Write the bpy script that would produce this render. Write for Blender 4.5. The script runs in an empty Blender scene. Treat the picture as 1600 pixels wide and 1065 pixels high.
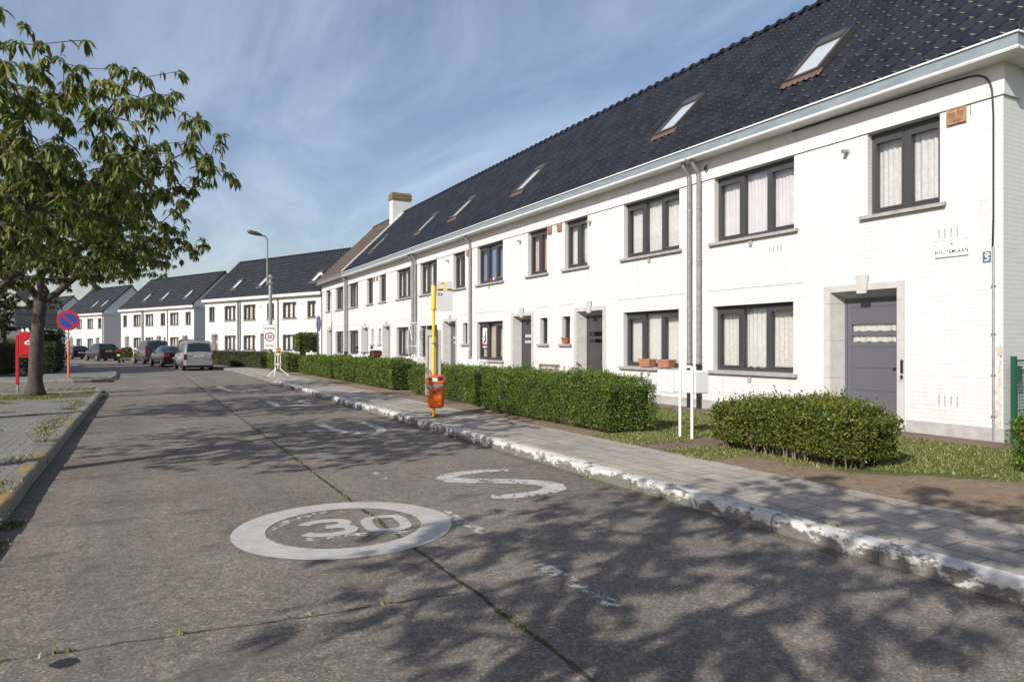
import bpy, math, random
import numpy as np
from mathutils import Vector, Matrix
R = math.radians
SC = bpy.context.scene
COL = SC.collection

# ------------------------------------------------------------------ camera
TH = math.atan(578/1067)
cam = bpy.data.objects.new('camera', bpy.data.cameras.new('camera'))
COL.objects.link(cam)
cam.location = (0, 0, 1.55)
cam.rotation_euler = (R(90), 0, -TH)
cam.data.sensor_width = 36
cam.data.lens = 1067/1600*36
cam.data.shift_y = 5.5/1600
cam.data.clip_end = 5000
SC.camera = cam
# ------------------------------------------------------------------ light
SUN_EL = R(32)
SUN_DIR = Vector((-.916*math.cos(SUN_EL), -.40*math.cos(SUN_EL), math.sin(SUN_EL))).normalized()
sun = bpy.data.objects.new('sun', bpy.data.lights.new('sun', 'SUN'))
COL.objects.link(sun)
sun.data.energy = 4.6
sun.data.angle = R(0.5)
sun.data.color = (1.0, .945, .86)
sun.rotation_euler = SUN_DIR.to_track_quat('Z', 'Y').to_euler()
W = bpy.data.worlds.new('World'); SC.world = W; W.use_nodes = True
nt = W.node_tree; nt.nodes.clear()
def N(t, ty, **kw):
    n = t.nodes.new(ty)
    for k, v in kw.items(): setattr(n, k, v)
    return n
sky = N(nt, 'ShaderNodeTexSky', sky_type='NISHITA', sun_disc=False)
sky.sun_elevation = SUN_EL
sky.sun_rotation = math.atan2(SUN_DIR.x, SUN_DIR.y)
sky.altitude = 0; sky.air_density = 1.15; sky.dust_density = 1.3; sky.ozone_density = 2.2
tc = N(nt, 'ShaderNodeTexCoord')
# wispy cirrus: stretched noise on a projected cloud plane
sep = N(nt, 'ShaderNodeSeparateXYZ'); nt.links.new(tc.outputs['Generated'], sep.inputs[0])
zz = N(nt, 'ShaderNodeMath', operation='MAXIMUM'); nt.links.new(sep.outputs['Z'], zz.inputs[0]); zz.inputs[1].default_value = .03
za = N(nt, 'ShaderNodeMath', operation='ADD'); nt.links.new(zz.outputs[0], za.inputs[0]); za.inputs[1].default_value = .12
dx = N(nt, 'ShaderNodeMath', operation='DIVIDE'); nt.links.new(sep.outputs['X'], dx.inputs[0]); nt.links.new(za.outputs[0], dx.inputs[1])
dy = N(nt, 'ShaderNodeMath', operation='DIVIDE'); nt.links.new(sep.outputs['Y'], dy.inputs[0]); nt.links.new(za.outputs[0], dy.inputs[1])
cmb = N(nt, 'ShaderNodeCombineXYZ'); nt.links.new(dx.outputs[0], cmb.inputs[0]); nt.links.new(dy.outputs[0], cmb.inputs[1])
mp = N(nt, 'ShaderNodeMapping'); mp.inputs['Rotation'].default_value = (0, 0, R(25)); mp.inputs['Scale'].default_value = (1.1, .38, 1); mp.inputs['Location'].default_value = (3.3, 9.2, 0)
nt.links.new(cmb.outputs[0], mp.inputs[0])
n1 = N(nt, 'ShaderNodeTexNoise'); n1.inputs['Scale'].default_value = 1.5; n1.inputs['Detail'].default_value = 9; n1.inputs['Roughness'].default_value = .62; n1.inputs['Distortion'].default_value = .7
nt.links.new(mp.outputs[0], n1.inputs['Vector'])
cr = N(nt, 'ShaderNodeValToRGB'); cr.color_ramp.elements[0].position = .44; cr.color_ramp.elements[1].position = .80
cr.color_ramp.elements[0].color = (.03, .03, .03, 1); cr.color_ramp.elements[1].color = (.33, .33, .33, 1)
nt.links.new(n1.outputs['Fac'], cr.inputs[0])
mx = N(nt, 'ShaderNodeMix', data_type='RGBA'); nt.links.new(cr.outputs[0], mx.inputs[0]); tint = N(nt, 'ShaderNodeMix', data_type='RGBA', blend_type='MULTIPLY'); tint.inputs[0].default_value = 1; tint.inputs[7].default_value = (1.03, .962, .985, 1); nt.links.new(sky.outputs[0], tint.inputs[6]); nt.links.new(tint.outputs[2], mx.inputs[6]); mx.inputs[7].default_value = (8.6, 9.3, 10.6, 1)
bg = N(nt, 'ShaderNodeBackground'); bg.inputs['Strength'].default_value = .104; nt.links.new(mx.outputs[2], bg.inputs[0])
wo = N(nt, 'ShaderNodeOutputWorld'); nt.links.new(bg.outputs[0], wo.inputs[0])
SC.view_settings.view_transform = 'Standard'; SC.view_settings.look = 'None'
SC.view_settings.exposure = 0.30; SC.view_settings.gamma = 1.0
SC.render.engine = 'CYCLES'

# ------------------------------------------------------------------ helpers
class MB:
    def __init__(s): s.v = []; s.f = []; s.m = []; s.cur = 0
    def add(s, vs, fs, m=None):
        o = len(s.v); s.v += [tuple(p) for p in vs]
        for f in fs: s.f.append(tuple(i+o for i in f)); s.m.append(s.cur if m is None else m)
        return s
    def quad(s, a, b, c, d, m=None): return s.add([a, b, c, d], [(0, 1, 2, 3)], m)
    def box(s, x0, x1, y0, y1, z0, z1, m=None):
        v = [(x0,y0,z0),(x1,y0,z0),(x1,y1,z0),(x0,y1,z0),(x0,y0,z1),(x1,y0,z1),(x1,y1,z1),(x0,y1,z1)]
        return s.add(v, [(3,2,1,0),(4,5,6,7),(0,1,5,4),(1,2,6,5),(2,3,7,6),(3,0,4,7)], m)
    def bbox(s, x0, x1, y0, y1, z0, z1, b=.01, m=None):
        # chamfered box
        pts = []
        for z, i in ((z0, b), (z0+b, 0), (z1-b, 0), (z1, b)):
            ix0, ix1, iy0, iy1 = x0+i, x1-i, y0+i, y1-i
            c = b*.7 if i == 0 else b*.7
            pts += [(ix0+c,iy0,z),(ix1-c,iy0,z),(ix1,iy0+c,z),(ix1,iy1-c,z),(ix1-c,iy1,z),(ix0+c,iy1,z),(ix0,iy1-c,z),(ix0,iy0+c,z)]
        fs = [tuple(range(7, -1, -1)), tuple(range(24, 32))]
        for k in range(3):
            for i in range(8):
                j = (i+1) % 8; fs.append((k*8+i, k*8+j, k*8+8+j, k*8+8+i))
        return s.add(pts, fs, m)
    def tube(s, pts, rad, n=8, m=None, cap=True):
        pts = [Vector(p) for p in pts]
        if not hasattr(rad, '__len__'): rad = [rad]*len(pts)
        vs = []; prev = None
        for i, p in enumerate(pts):
            d = (pts[min(i+1, len(pts)-1)]-pts[max(i-1, 0)])
            d = d.normalized() if d.length > 1e-9 else Vector((0,0,1))
            if prev is None:
                a = d.cross(Vector((0,0,1)) if abs(d.z) < .9 else Vector((1,0,0))).normalized()
            else:
                a = (prev-d*prev.dot(d)); a = a.normalized() if a.length > 1e-6 else d.orthogonal().normalized()
            prev = a; b = d.cross(a)
            for k in range(n):
                t = 2*math.pi*k/n; vs.append(p+(a*math.cos(t)+b*math.sin(t))*rad[i])
        fs = []
        for i in range(len(pts)-1):
            for k in range(n):
                q = (k+1) % n; fs.append((i*n+k, i*n+q, (i+1)*n+q, (i+1)*n+k))
        if cap: fs += [tuple(range(n-1, -1, -1)), tuple((len(pts)-1)*n+k for k in range(n))]
        return s.add(vs, fs, m)
    def prism(s, poly, axis, a, b, m=None):
        # poly 2D points extruded along axis between a and b
        n = len(poly)
        def P(p, t): return {'x': (t, p[0], p[1]), 'y': (p[0], t, p[1]), 'z': (p[0], p[1], t)}[axis]
        vs = [P(p, a) for p in poly]+[P(p, b) for p in poly]
        fs = [tuple(range(n-1, -1, -1)), tuple(range(n, 2*n))]+[(i, (i+1) % n, n+(i+1) % n, n+i) for i in range(n)]
        return s.add(vs, fs, m)
    def disc(s, c, r, axis='y', n=28, t=.004, m=None, r0=0):
        poly = lambda rr: [(rr*math.cos(2*math.pi*k/n), rr*math.sin(2*math.pi*k/n)) for k in range(n)]
        def P(p, tt): return {'x': (c[0]+tt, c[1]+p[0], c[2]+p[1]), 'y': (c[0]+p[0], c[1]+tt, c[2]+p[1]), 'z': (c[0]+p[0], c[1]+p[1], c[2]+tt)}[axis]
        o = poly(r)
        if r0 == 0:
            vs = [P(p, 0) for p in o]+[P(p, t) for p in o]
            return s.add(vs, [tuple(range(n-1, -1, -1)), tuple(range(n, 2*n))]+[(i, (i+1) % n, n+(i+1) % n, n+i) for i in range(n)], m)
        q = poly(r0); vs = [P(p, 0) for p in o]+[P(p, t) for p in o]+[P(p, 0) for p in q]+[P(p, t) for p in q]
        fs = []
        for i in range(n):
            j = (i+1) % n
            fs += [(i, j, n+j, n+i), (n+i, n+j, 3*n+j, 3*n+i), (3*n+i, 3*n+j, 2*n+j, 2*n+i), (2*n+i, 2*n+j, j, i)]
        return s.add(vs, fs, m)
    def build(s, name, mats, parent=None, smooth=False, fix=True):
        me = bpy.data.meshes.new(name); me.from_pydata(s.v, [], s.f)
        if not isinstance(mats, (list, tuple)): mats = [mats]
        for q in mats: me.materials.append(q)
        if len(mats) > 1: me.polygons.foreach_set('material_index', s.m)
        if smooth is True: me.polygons.foreach_set('use_smooth', [True]*len(s.f))
        elif smooth:
            me.polygons.foreach_set('use_smooth', [True]*len(s.f)); me.set_sharp_from_angle(angle=R(smooth))
        me.update()
        o = bpy.data.objects.new(name, me); COL.objects.link(o)
        if parent: o.parent = parent
        return o
def tag(o, label=None, cat=None, group=None, kind=None):
    if label: o['label'] = label
    if cat: o['category'] = cat
    if group: o['group'] = group
    if kind: o['kind'] = kind
    return o
def thing(name, label, cat, loc=(0,0,0), rz=0, group=None):
    o = bpy.data.objects.new(name, None); COL.objects.link(o); o.empty_display_size = .2
    o.location = loc; o.rotation_euler = (0, 0, rz)
    return tag(o, label, cat, group)
def kids(o): return list(o.children)
def dup(o, parent=None):
    c = o.copy(); COL.objects.link(c); c.parent = parent
    for ch in kids(o): dup(ch, c)
    return c
def npmesh(name, V, F, mats, parent=None, smooth=False, mi=None):
    # F: list of arrays (n,3)/(n,4)
    me = bpy.data.meshes.new(name)
    V = np.asarray(V, dtype=np.float32); me.vertices.add(len(V)); me.vertices.foreach_set('co', V.ravel())
    ls = np.concatenate([f.ravel() for f in F]).astype(np.int32)
    tot = np.concatenate([np.full(len(f), f.shape[1]) for f in F]).astype(np.int32)
    st = np.concatenate([[0], np.cumsum(tot)[:-1]]).astype(np.int32)
    me.loops.add(len(ls)); me.loops.foreach_set('vertex_index', ls)
    me.polygons.add(len(tot)); me.polygons.foreach_set('loop_start', st); me.polygons.foreach_set('loop_total', tot)
    if not isinstance(mats, (list, tuple)): mats = [mats]
    for q in mats: me.materials.append(q)
    if mi is not None: me.polygons.foreach_set('material_index', mi.astype(np.int32))
    if smooth: me.polygons.foreach_set('use_smooth', np.ones(len(tot), dtype=bool))
    me.update(calc_edges=True)
    o = bpy.data.objects.new(name, me); COL.objects.link(o)
    if parent: o.parent = parent
    return o
def text(body, size, mat, parent, loc, rot, name='lettering', sx=1, ext=.0008, bold=0, space=1.0):
    cu = bpy.data.curves.new(name, 'FONT'); cu.body = body; cu.size = size; cu.align_x = 'CENTER'; cu.align_y = 'CENTER'; cu.extrude = ext; cu.offset = bold; cu.space_character = space; cu.resolution_u = 4
    t = bpy.data.objects.new('tmp', cu); COL.objects.link(t)
    dg = bpy.context.evaluated_depsgraph_get()
    me = bpy.data.meshes.new_from_object(t.evaluated_get(dg)); me.name = name
    bpy.data.objects.remove(t); bpy.data.curves.remove(cu)
    me.materials.clear(); me.materials.append(mat)
    o = bpy.data.objects.new(name, me); COL.objects.link(o)
    o.location = loc; o.rotation_euler = rot; o.scale = (sx, 1, 1)
    if parent: o.parent = parent
    return o

# ------------------------------------------------------------------ materials
def mat(name, col=(.5,.5,.5), rough=.6, metal=0, spec=.5, **kw):
    m = bpy.data.materials.new(name); m.use_nodes = True
    b = m.node_tree.nodes['Principled BSDF']
    b.inputs['Base Color'].default_value = (*col, 1); b.inputs['Roughness'].default_value = rough; b.inputs['Metallic'].default_value = metal
    b.inputs['Specular IOR Level'].default_value = spec
    for k, v in kw.items(): b.inputs[k].default_value = v
    return m
def nodes(m): return m.node_tree, m.node_tree.nodes['Principled BSDF']
def L(t, a, b): t.links.new(a, b)
def objco(t, scale=(1,1,1), world=True):
    if world:
        g = N(t, 'ShaderNodeNewGeometry'); src = g.outputs['Position']
    else:
        g = N(t, 'ShaderNodeTexCoord'); src = g.outputs['Object']
    q = N(t, 'ShaderNodeMapping'); q.inputs['Scale'].default_value = scale; L(t, src, q.inputs[0]); return q.outputs[0]
def noise(t, vec, scale, detail=4, rough=.55, dist=0):
    n = N(t, 'ShaderNodeTexNoise'); n.inputs['Scale'].default_value = scale; n.inputs['Detail'].default_value = detail; n.inputs['Roughness'].default_value = rough; n.inputs['Distortion'].default_value = dist
    L(t, vec, n.inputs['Vector']); return n.outputs['Fac']
def ramp(t, fac, stops):
    r = N(t, 'ShaderNodeValToRGB'); e = r.color_ramp.elements
    while len(e) < len(stops): e.new(.5)
    for i, (p, c) in enumerate(stops):
        e[i].position = p; e[i].color = (*c, 1) if len(c) == 3 else c
    L(t, fac, r.inputs[0]); return r.outputs[0]
def mixc(t, fac, a, b, mode='MIX'):
    x = N(t, 'ShaderNodeMix', data_type='RGBA', blend_type=mode)
    for s, v in ((0, fac), (6, a), (7, b)):
        if isinstance(v, (int, float)): x.inputs[s].default_value = v
        elif isinstance(v, tuple): x.inputs[s].default_value = (*v, 1)
        else: L(t, v, x.inputs[s])
    return x.outputs[2]
def mth(t, op, a, b=0, c=None, clamp=False):
    x = N(t, 'ShaderNodeMath', operation=op, use_clamp=clamp)
    for i, v in enumerate((a, b) if c is None else (a, b, c)):
        if isinstance(v, (int, float)): x.inputs[i].default_value = v
        else: L(t, v, x.inputs[i])
    return x.outputs[0]
def bump(t, b, h, strength=.3, dist=.02, normal=None):
    n = N(t, 'ShaderNodeBump'); n.inputs['Strength'].default_value = strength; n.inputs['Distance'].default_value = dist
    L(t, h, n.inputs['Height'])
    if normal is not None: L(t, normal, n.inputs['Normal'])
    L(t, n.outputs[0], b.inputs['Normal']); return n.outputs[0]
def noisy(name, c1, c2, scale, rough=.7, bs=.3, bd=.01, detail=6, stretch=(1,1,1), world=True, lo=.35, hi=.65, **kw):
    m = mat(name, c1, rough, **kw); t, b = nodes(m); v = objco(t, stretch, world)
    f = noise(t, v, scale, detail); L(t, ramp(t, f, [(lo, c1), (hi, c2)]), b.inputs['Base Color'])
    if bs: bump(t, b, f, bs, bd)
    return m

def sepxyz(t, v):
    s = N(t, 'ShaderNodeSeparateXYZ'); L(t, v, s.inputs[0]); return s.outputs
def comb(t, x, y, z=0):
    c = N(t, 'ShaderNodeCombineXYZ')
    for i, v in enumerate((x, y, z)):
        if isinstance(v, (int, float)): c.inputs[i].default_value = v
        else: L(t, v, c.inputs[i])
    return c.outputs[0]

def N_map(t, v, sc):
    q = N(t, 'ShaderNodeMapping'); q.inputs['Scale'].default_value = sc; L(t, v, q.inputs[0]); return q.outputs[0]
def m_brick(name, c1, c2, cm, bs=.6, dirt=.5):
    m = mat(name, c1, .55); t, b = nodes(m)
    g = N(t, 'ShaderNodeTexCoord').outputs['Object']; s = sepxyz(t, g)
    v = comb(t, mth(t, 'ADD', s[0], s[1]), s[2])
    nz = noise(t, g, 3.0, 3); wob = mth(t, 'MULTIPLY', mth(t, 'SUBTRACT', nz, .5), .012)
    v2 = comb(t, mth(t, 'ADD', s[0], s[1]), mth(t, 'ADD', s[2], wob))
    br = N(t, 'ShaderNodeTexBrick'); br.offset = .5
    for k, q in (('Scale', 1), ('Mortar Size', .0055), ('Mortar Smooth', .35), ('Bias', 0), ('Brick Width', .205), ('Row Height', .0655)): br.inputs[k].default_value = q
    br.inputs['Color1'].default_value = (*c1, 1); br.inputs['Color2'].default_value = (*c2, 1); br.inputs['Mortar'].default_value = (*cm, 1)
    L(t, v2, br.inputs['Vector'])
    n2 = noise(t, g, .9, 6, .65); n3 = noise(t, g, 34, 4)
    col = mixc(t, mth(t, 'MULTIPLY', ramp(t, n2, [(.5, (0,0,0)), (.75, (1,1,1))]), .10*dirt), br.outputs['Color'], (.45,.42,.38))
    fz = mth(t, 'ABSOLUTE', mth(t, 'SUBTRACT', mth(t, 'FRACT', mth(t, 'DIVIDE', mth(t, 'ADD', mth(t, 'ADD', s[2], wob), .0), .0655)), .04))
    hl = mth(t, 'MULTIPLY', mth(t, 'LESS_THAN', fz, .075), ramp(t, noise(t, N_map(t, g, (1.6, 1.6, 9)), 1.0, 4, .6), [(.50, (0,0,0)), (.64, (1,1,1))]))
    col = mixc(t, mth(t, 'MULTIPLY', hl, .42), col, (.33,.32,.30))
    stk = noise(t, N_map(t, g, (9, 9, .55)), 1.0, 5, .6)
    col = mixc(t, mth(t, 'MULTIPLY', ramp(t, stk, [(.52, (0,0,0)), (.75, (1,1,1))]), .16*dirt), col, (.40,.37,.33))
    for zt in (3.70, .925):
        bd = mth(t, 'MULTIPLY', mth(t, 'SUBTRACT', 1, mth(t, 'DIVIDE', mth(t, 'SUBTRACT', zt, s[2]), .75), clamp=True), mth(t, 'LESS_THAN', s[2], zt))
        sk = ramp(t, noise(t, N_map(t, g, (5.5, 5.5, .25)), 1.0, 5, .65), [(.53, (0,0,0)), (.68, (1,1,1))])
        col = mixc(t, mth(t, 'MULTIPLY', mth(t, 'MULTIPLY', bd, sk), .34*dirt), col, (.36,.33,.29))
    # grime splashed on the lowest courses
    low = mth(t, 'MULTIPLY', mth(t, 'SUBTRACT', 1, mth(t, 'DIVIDE', s[2], .9), clamp=True), ramp(t, noise(t, g, 5, 5), [(.45,(0,0,0)),(.7,(1,1,1))]))
    col = mixc(t, mth(t, 'MULTIPLY', low, .5*dirt), col, (.42,.34,.26))
    L(t, col, b.inputs['Base Color'])
    h = mth(t, 'ADD', mth(t, 'MULTIPLY', br.outputs['Fac'], -1.0), mth(t, 'MULTIPLY', n3, .45))
    bump(t, b, h, bs, .006)
    return m
M = {}
M['brick'] = m_brick('white_painted_brick', (.625,.627,.625), (.603,.603,.60), (.585,.583,.575), dirt=.9)
M['frieze'] = noisy('painted_render', (.62,.62,.615), (.565,.56,.55), 2.2, .6, .25, .01)
M['stone'] = noisy('blue_stone', (.48,.47,.455), (.42,.41,.395), 7, .7, .15, .004)
M['sill'] = noisy('sill_stone', (.36,.35,.335), (.27,.26,.25), 9, .7, .15, .004)
M['plinth'] = noisy('plinth_render', (.40,.395,.38), (.31,.30,.29), 6, .8, .3, .006)
M['frame'] = mat('anthracite_frame', (.046,.046,.047), .45)
M['door'] = mat('door_paint', (.105,.105,.122), .42)
M['doord'] = mat('dark_door_paint', (.052,.050,.052), .42)
M['white'] = mat('white_paint', (.78,.78,.77), .4)
M['steel'] = mat('steel', (.55,.55,.55), .3, 1)
M['galv'] = noisy('galvanised', (.34,.34,.335), (.25,.25,.25), 8, .45, .1, .004, metal=.5)
M['zinc'] = noisy('weathered_zinc', (.225,.265,.295), (.165,.205,.235), 5, .5, .1, .003, stretch=(1,.4,3))
M['black'] = mat('black_plastic', (.012,.012,.012), .45)
M['rubber'] = mat('rubber', (.018,.018,.018), .8)
M['rust'] = noisy('rusty_grille', (.27,.115,.04), (.36,.24,.15), 18, .8, .3, .004)
M['terra'] = noisy('terracotta', (.42,.20,.13), (.36,.15,.09), 12, .8, .2, .004)
M['terra2'] = noisy('red_terracotta', (.40,.10,.05), (.32,.08,.04), 12, .8, .2, .004)
M['lead'] = noisy('flashing', (.13,.07,.05), (.085,.055,.045), 12, .7, .2, .004)
M['cable'] = mat('cable', (.02,.02,.02), .6)
def m_glass():
    m = bpy.data.materials.new('window_glass'); m.use_nodes = True; t = m.node_tree; t.nodes.clear()
    fr = N(t, 'ShaderNodeFresnel'); fr.inputs[0].default_value = 1.5
    f2 = mth(t, 'ADD', mth(t, 'MULTIPLY', fr.outputs[0], 1.5), .02, clamp=True)
    tr = N(t, 'ShaderNodeBsdfTransparent'); tr.inputs[0].default_value = (.90,.90,.90,1)
    gl = N(t, 'ShaderNodeBsdfGlossy'); gl.inputs['Roughness'].default_value = .01; gl.inputs[0].default_value = (.95,.95,.95,1)
    mx = N(t, 'ShaderNodeMixShader'); L(t, f2, mx.inputs[0]); L(t, tr.outputs[0], mx.inputs[1]); L(t, gl.outputs[0], mx.inputs[2])
    o = N(t, 'ShaderNodeOutputMaterial'); L(t, mx.outputs[0], o.inputs[0]); return m
M['glass'] = m_glass()
M['curtain'] = noisy('net_curtain', (.74,.735,.72), (.62,.615,.60), 14, .9, 0, world=False)
M['curtain_lilac'] = noisy('lilac_curtain', (.68,.66,.70), (.74,.725,.745), 6, .9, 0, world=False)
M['curtain_beige'] = noisy('beige_curtain', (.52,.44,.36), (.62,.54,.46), 9, .9, 0, world=False)
M['curtain_brown'] = noisy('brown_shutter', (.16,.115,.095), (.20,.15,.125), 9, .9, 0, world=False)
M['curtain_blue'] = noisy('blue_curtain', (.16,.20,.36), (.24,.28,.42), 9, .9, 0, world=False)
M['curtain_pink'] = noisy('pink_curtain', (.60,.42,.40), (.70,.52,.50), 9, .9, 0, world=False)
M['curtain_purple'] = noisy('purple_curtain', (.20,.09,.17), (.30,.15,.24), 9, .9, 0, world=False)

def m_roof(name, c1, c2, rough, lich):
    m = mat(name, c1, rough, spec=.5); t, b = nodes(m); g = N(t, 'ShaderNodeTexCoord').outputs['Object']
    f = noise(t, g, 1.3, 5); f2 = noise(t, g, 9, 4)
    isl = N(t, 'ShaderNodeNewGeometry').outputs['Random Per Island']
    col = ramp(t, mth(t, 'ADD', mth(t, 'MULTIPLY', f, .5), mth(t, 'MULTIPLY', isl, .5)), [(.25, c1), (.75, c2)])
    if lich: col = mixc(t, ramp(t, f2, [(.55,(0,0,0)),(.72,(.7,.7,.7))]), col, lich)
    L(t, col, b.inputs['Base Color']); bump(t, b, f2, .08, .004)
    L(t, ramp(t, f2, [(.3, (rough*.8,)*3), (.7, (rough*1.25,)*3)]), b.inputs['Roughness'])
    return m
M['roof'] = m_roof('glazed_dark_tile', (.0085,.009,.0125), (.019,.0198,.0255), .31, None)
M['roof_brown'] = m_roof('old_brown_tile', (.055,.040,.032), (.085,.062,.05), .8, (.13,.11,.08))
M['roof_end'] = mat('verge', (.025,.025,.03), .6)

def m_road():
    m = mat('old_concrete_road', (.17,.16,.145), .85, spec=.3); t, b = nodes(m)
    g = N(t, 'ShaderNodeNewGeometry').outputs['Position']; s = sepxyz(t, g)
    fine = noise(t, g, 95, 3, .7); mid = noise(t, g, 9, 5, .6); big = noise(t, g, .55, 5, .62); patch = noise(t, objco(t, (.6, 1.6, 1)), 1.4, 5, .65, .4)
    vor = N(t, 'ShaderNodeTexVoronoi', feature='F1'); vor.inputs['Scale'].default_value = 78; L(t, g, vor.inputs['Vector'])
    vc = sepxyz(t, vor.outputs['Color'])[0]
    col = ramp(t, big, [(.3, (.176,.154,.131)), (.5, (.226,.198,.170)), (.72, (.275,.244,.211))])
    col = mixc(t, .75, col, ramp(t, vc, [(0, (.40,.40,.40)), (.55, (.78,.78,.77)), (.9, (1.12,1.09,1.05)), (1, (1.85,1.75,1.62))]), 'MULTIPLY')
    col = mixc(t, .8, col, ramp(t, mid, [(.3, (.62,.62,.62)), (.7, (1.12,1.1,1.08))]), 'MULTIPLY')
    col = mixc(t, ramp(t, patch, [(.57, (0,0,0)), (.64, (.62,.62,.62))]), col, (.082,.076,.07))          # dark worn patches
    col = mixc(t, ramp(t, noise(t, g, 2.1, 7, .7), [(.62, (0,0,0)), (.70, (.5,.5,.5))]), col, (.30,.28,.25))   # pale exposed spots
    trk = mth(t, 'ABSOLUTE', mth(t, 'SUBTRACT', mth(t, 'ABSOLUTE', mth(t, 'SUBTRACT', s[0], 1.83)), 1.35)); trk = mth(t, 'ABSOLUTE', mth(t, 'SUBTRACT', trk, .68))
    tf = mth(t, 'MULTIPLY', mth(t, 'SUBTRACT', 1, mth(t, 'DIVIDE', trk, .30), clamp=True), noise(t, objco(t, (2,.35,1)), 2.5, 4))
    col = mixc(t, mth(t, 'MULTIPLY', tf, .42), col, (.10,.095,.09))
    # wheel tracks slightly polished darker and oil drips
    oil = noise(t, g, 1.2, 2); oil2 = ramp(t, oil, [(.735, (0,0,0)), (.755, (.8,.8,.8))])
    col = mixc(t, oil2, col, (.05,.048,.046))
    # joints: long one at X=1.84 (to Y=45) and cross joints every ~5.4 m
    w1 = mth(t, 'MULTIPLY', mth(t, 'SUBTRACT', noise(t, g, 2.2, 6, .65), .5), .09)
    dxj = mth(t, 'ABSOLUTE', mth(t, 'SUBTRACT', mth(t, 'ADD', s[0], w1), 1.83))
    yy = mth(t, 'ADD', mth(t, 'ADD', s[1], mth(t, 'MULTIPLY', s[0], .10)), mth(t, 'MULTIPLY', w1, 1.5))
    dyj = mth(t, 'ABSOLUTE', mth(t, 'SUBTRACT', mth(t, 'MODULO', mth(t, 'ADD', yy, 37.53), 5.2), 0))
    dyj = mth(t, 'MINIMUM', dyj, mth(t, 'SUBTRACT', 5.2, dyj))
    tn = noise(t, g, 7, 4)
    jw = mth(t, 'ADD', .004, mth(t, 'MULTIPLY', ramp(t, tn, [(.4,(0,0,0)),(.65,(1,1,1))]), .015))
    leftonly = mth(t, 'LESS_THAN', s[0], 1.83)
    j1 = mth(t, 'LESS_THAN', dxj, mth(t, 'ADD', jw, .006)); j2 = mth(t, 'MULTIPLY', mth(t, 'LESS_THAN', dyj, mth(t, 'MULTIPLY', jw, .8)), mth(t, 'ADD', mth(t, 'MULTIPLY', leftonly, 1.0), 0))
    far = mth(t, 'LESS_THAN', s[1], 44)
    jm = mth(t, 'MULTIPLY', mth(t, 'MAXIMUM', j1, j2), far)
    jc = ramp(t, noise(t, g, 5, 4), [(.38, (.035,.030,.022)), (.55, (.055,.048,.028)), (.7, (.06,.075,.022))])
    col = mixc(t, jm, col, jc)
    # tar dirt in gutters
    gr = mth(t, 'SUBTRACT', 4.62, s[0]); gk = mth(t, 'MULTIPLY', mth(t, 'SUBTRACT', 1, mth(t, 'DIVIDE', gr, .22), clamp=True), mth(t, 'MULTIPLY', mth(t, 'GREATER_THAN', gr, 0), noise(t, g, 3, 5)))
    col = mixc(t, mth(t, 'MULTIPLY', gk, 1.1, clamp=True), col, (.085,.066,.045))
    L(t, col, b.inputs['Base Color'])
    h = mth(t, 'ADD', mth(t, 'MULTIPLY', fine, .5), mth(t, 'MULTIPLY', vc, .5)); h = mth(t, 'SUBTRACT', h, mth(t, 'MULTIPLY', jm, 2.0))
    bump(t, b, h, .55, .006)
    return m
M['road'] = m_road()

def m_slabs(name, bw, rh, c1, c2, cm, mortar, rot=0, bs=.4, off=.5, moss=None, mosslo=.55):
    m = mat(name, c1, .85, spec=.3); t, b = nodes(m)
    g = N(t, 'ShaderNodeNewGeometry').outputs['Position']
    q = N(t, 'ShaderNodeMapping'); q.inputs['Rotation'].default_value = (0,0,rot); L(t, g, q.inputs[0])
    br = N(t, 'ShaderNodeTexBrick'); br.offset = off
    for k, x in (('Scale', 1), ('Mortar Size', mortar), ('Mortar Smooth', .2), ('Bias', 0), ('Brick Width', bw), ('Row Height', rh)): br.inputs[k].default_value = x
    br.inputs['Color1'].default_value = (*c1, 1); br.inputs['Color2'].default_value = (*c2, 1); br.inputs['Mortar'].default_value = (*cm, 1)
    L(t, q.outputs[0], br.inputs['Vector'])
    big = noise(t, g, .9, 6, .65); fine = noise(t, g, 70, 3, .7); mid = noise(t, g, 6, 5)
    col = mixc(t, .8, br.outputs['Color'], ramp(t, big, [(.3, (.72,.70,.68)), (.7, (1.16,1.14,1.10))]), 'MULTIPLY')
    col = mixc(t, .7, col, ramp(t, fine, [(.3, (.72,.72,.72)), (.7, (1.2,1.2,1.2))]), 'MULTIPLY')
    col = mixc(t, .6, col, ramp(t, mid, [(.3, (.75,.75,.75)), (.7, (1.12,1.12,1.12))]), 'MULTIPLY')
    if moss:
        mm = ramp(t, noise(t, g, 1.1, 5, .6), [(mosslo, (0,0,0)), (mosslo+.1, (1,1,1))])
        col = mixc(t, mth(t, 'MULTIPLY', mm, br.outputs['Fac']), col, moss)
    L(t, col, b.inputs['Base Color'])
    h = mth(t, 'SUBTRACT', mth(t, 'MULTIPLY', fine, .35), br.outputs['Fac'])
    bump(t, b, h, bs, .006)
    return m
M['slab'] = m_slabs('pavement_slabs', .62, .31, (.40,.36,.315), (.325,.295,.258), (.11,.10,.085), .007, R(90), moss=(.06,.07,.03), mosslo=.6)
M['paver'] = m_slabs('grey_pavers', .23, .115, (.25,.245,.25), (.195,.19,.195), (.09,.095,.055), .008, 0, moss=(.055,.085,.02), mosslo=.5)
M['brickpath'] = m_slabs('brick_path', .21, .105, (.20,.14,.115), (.155,.11,.092), (.085,.07,.058), .006, R(90))

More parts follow.
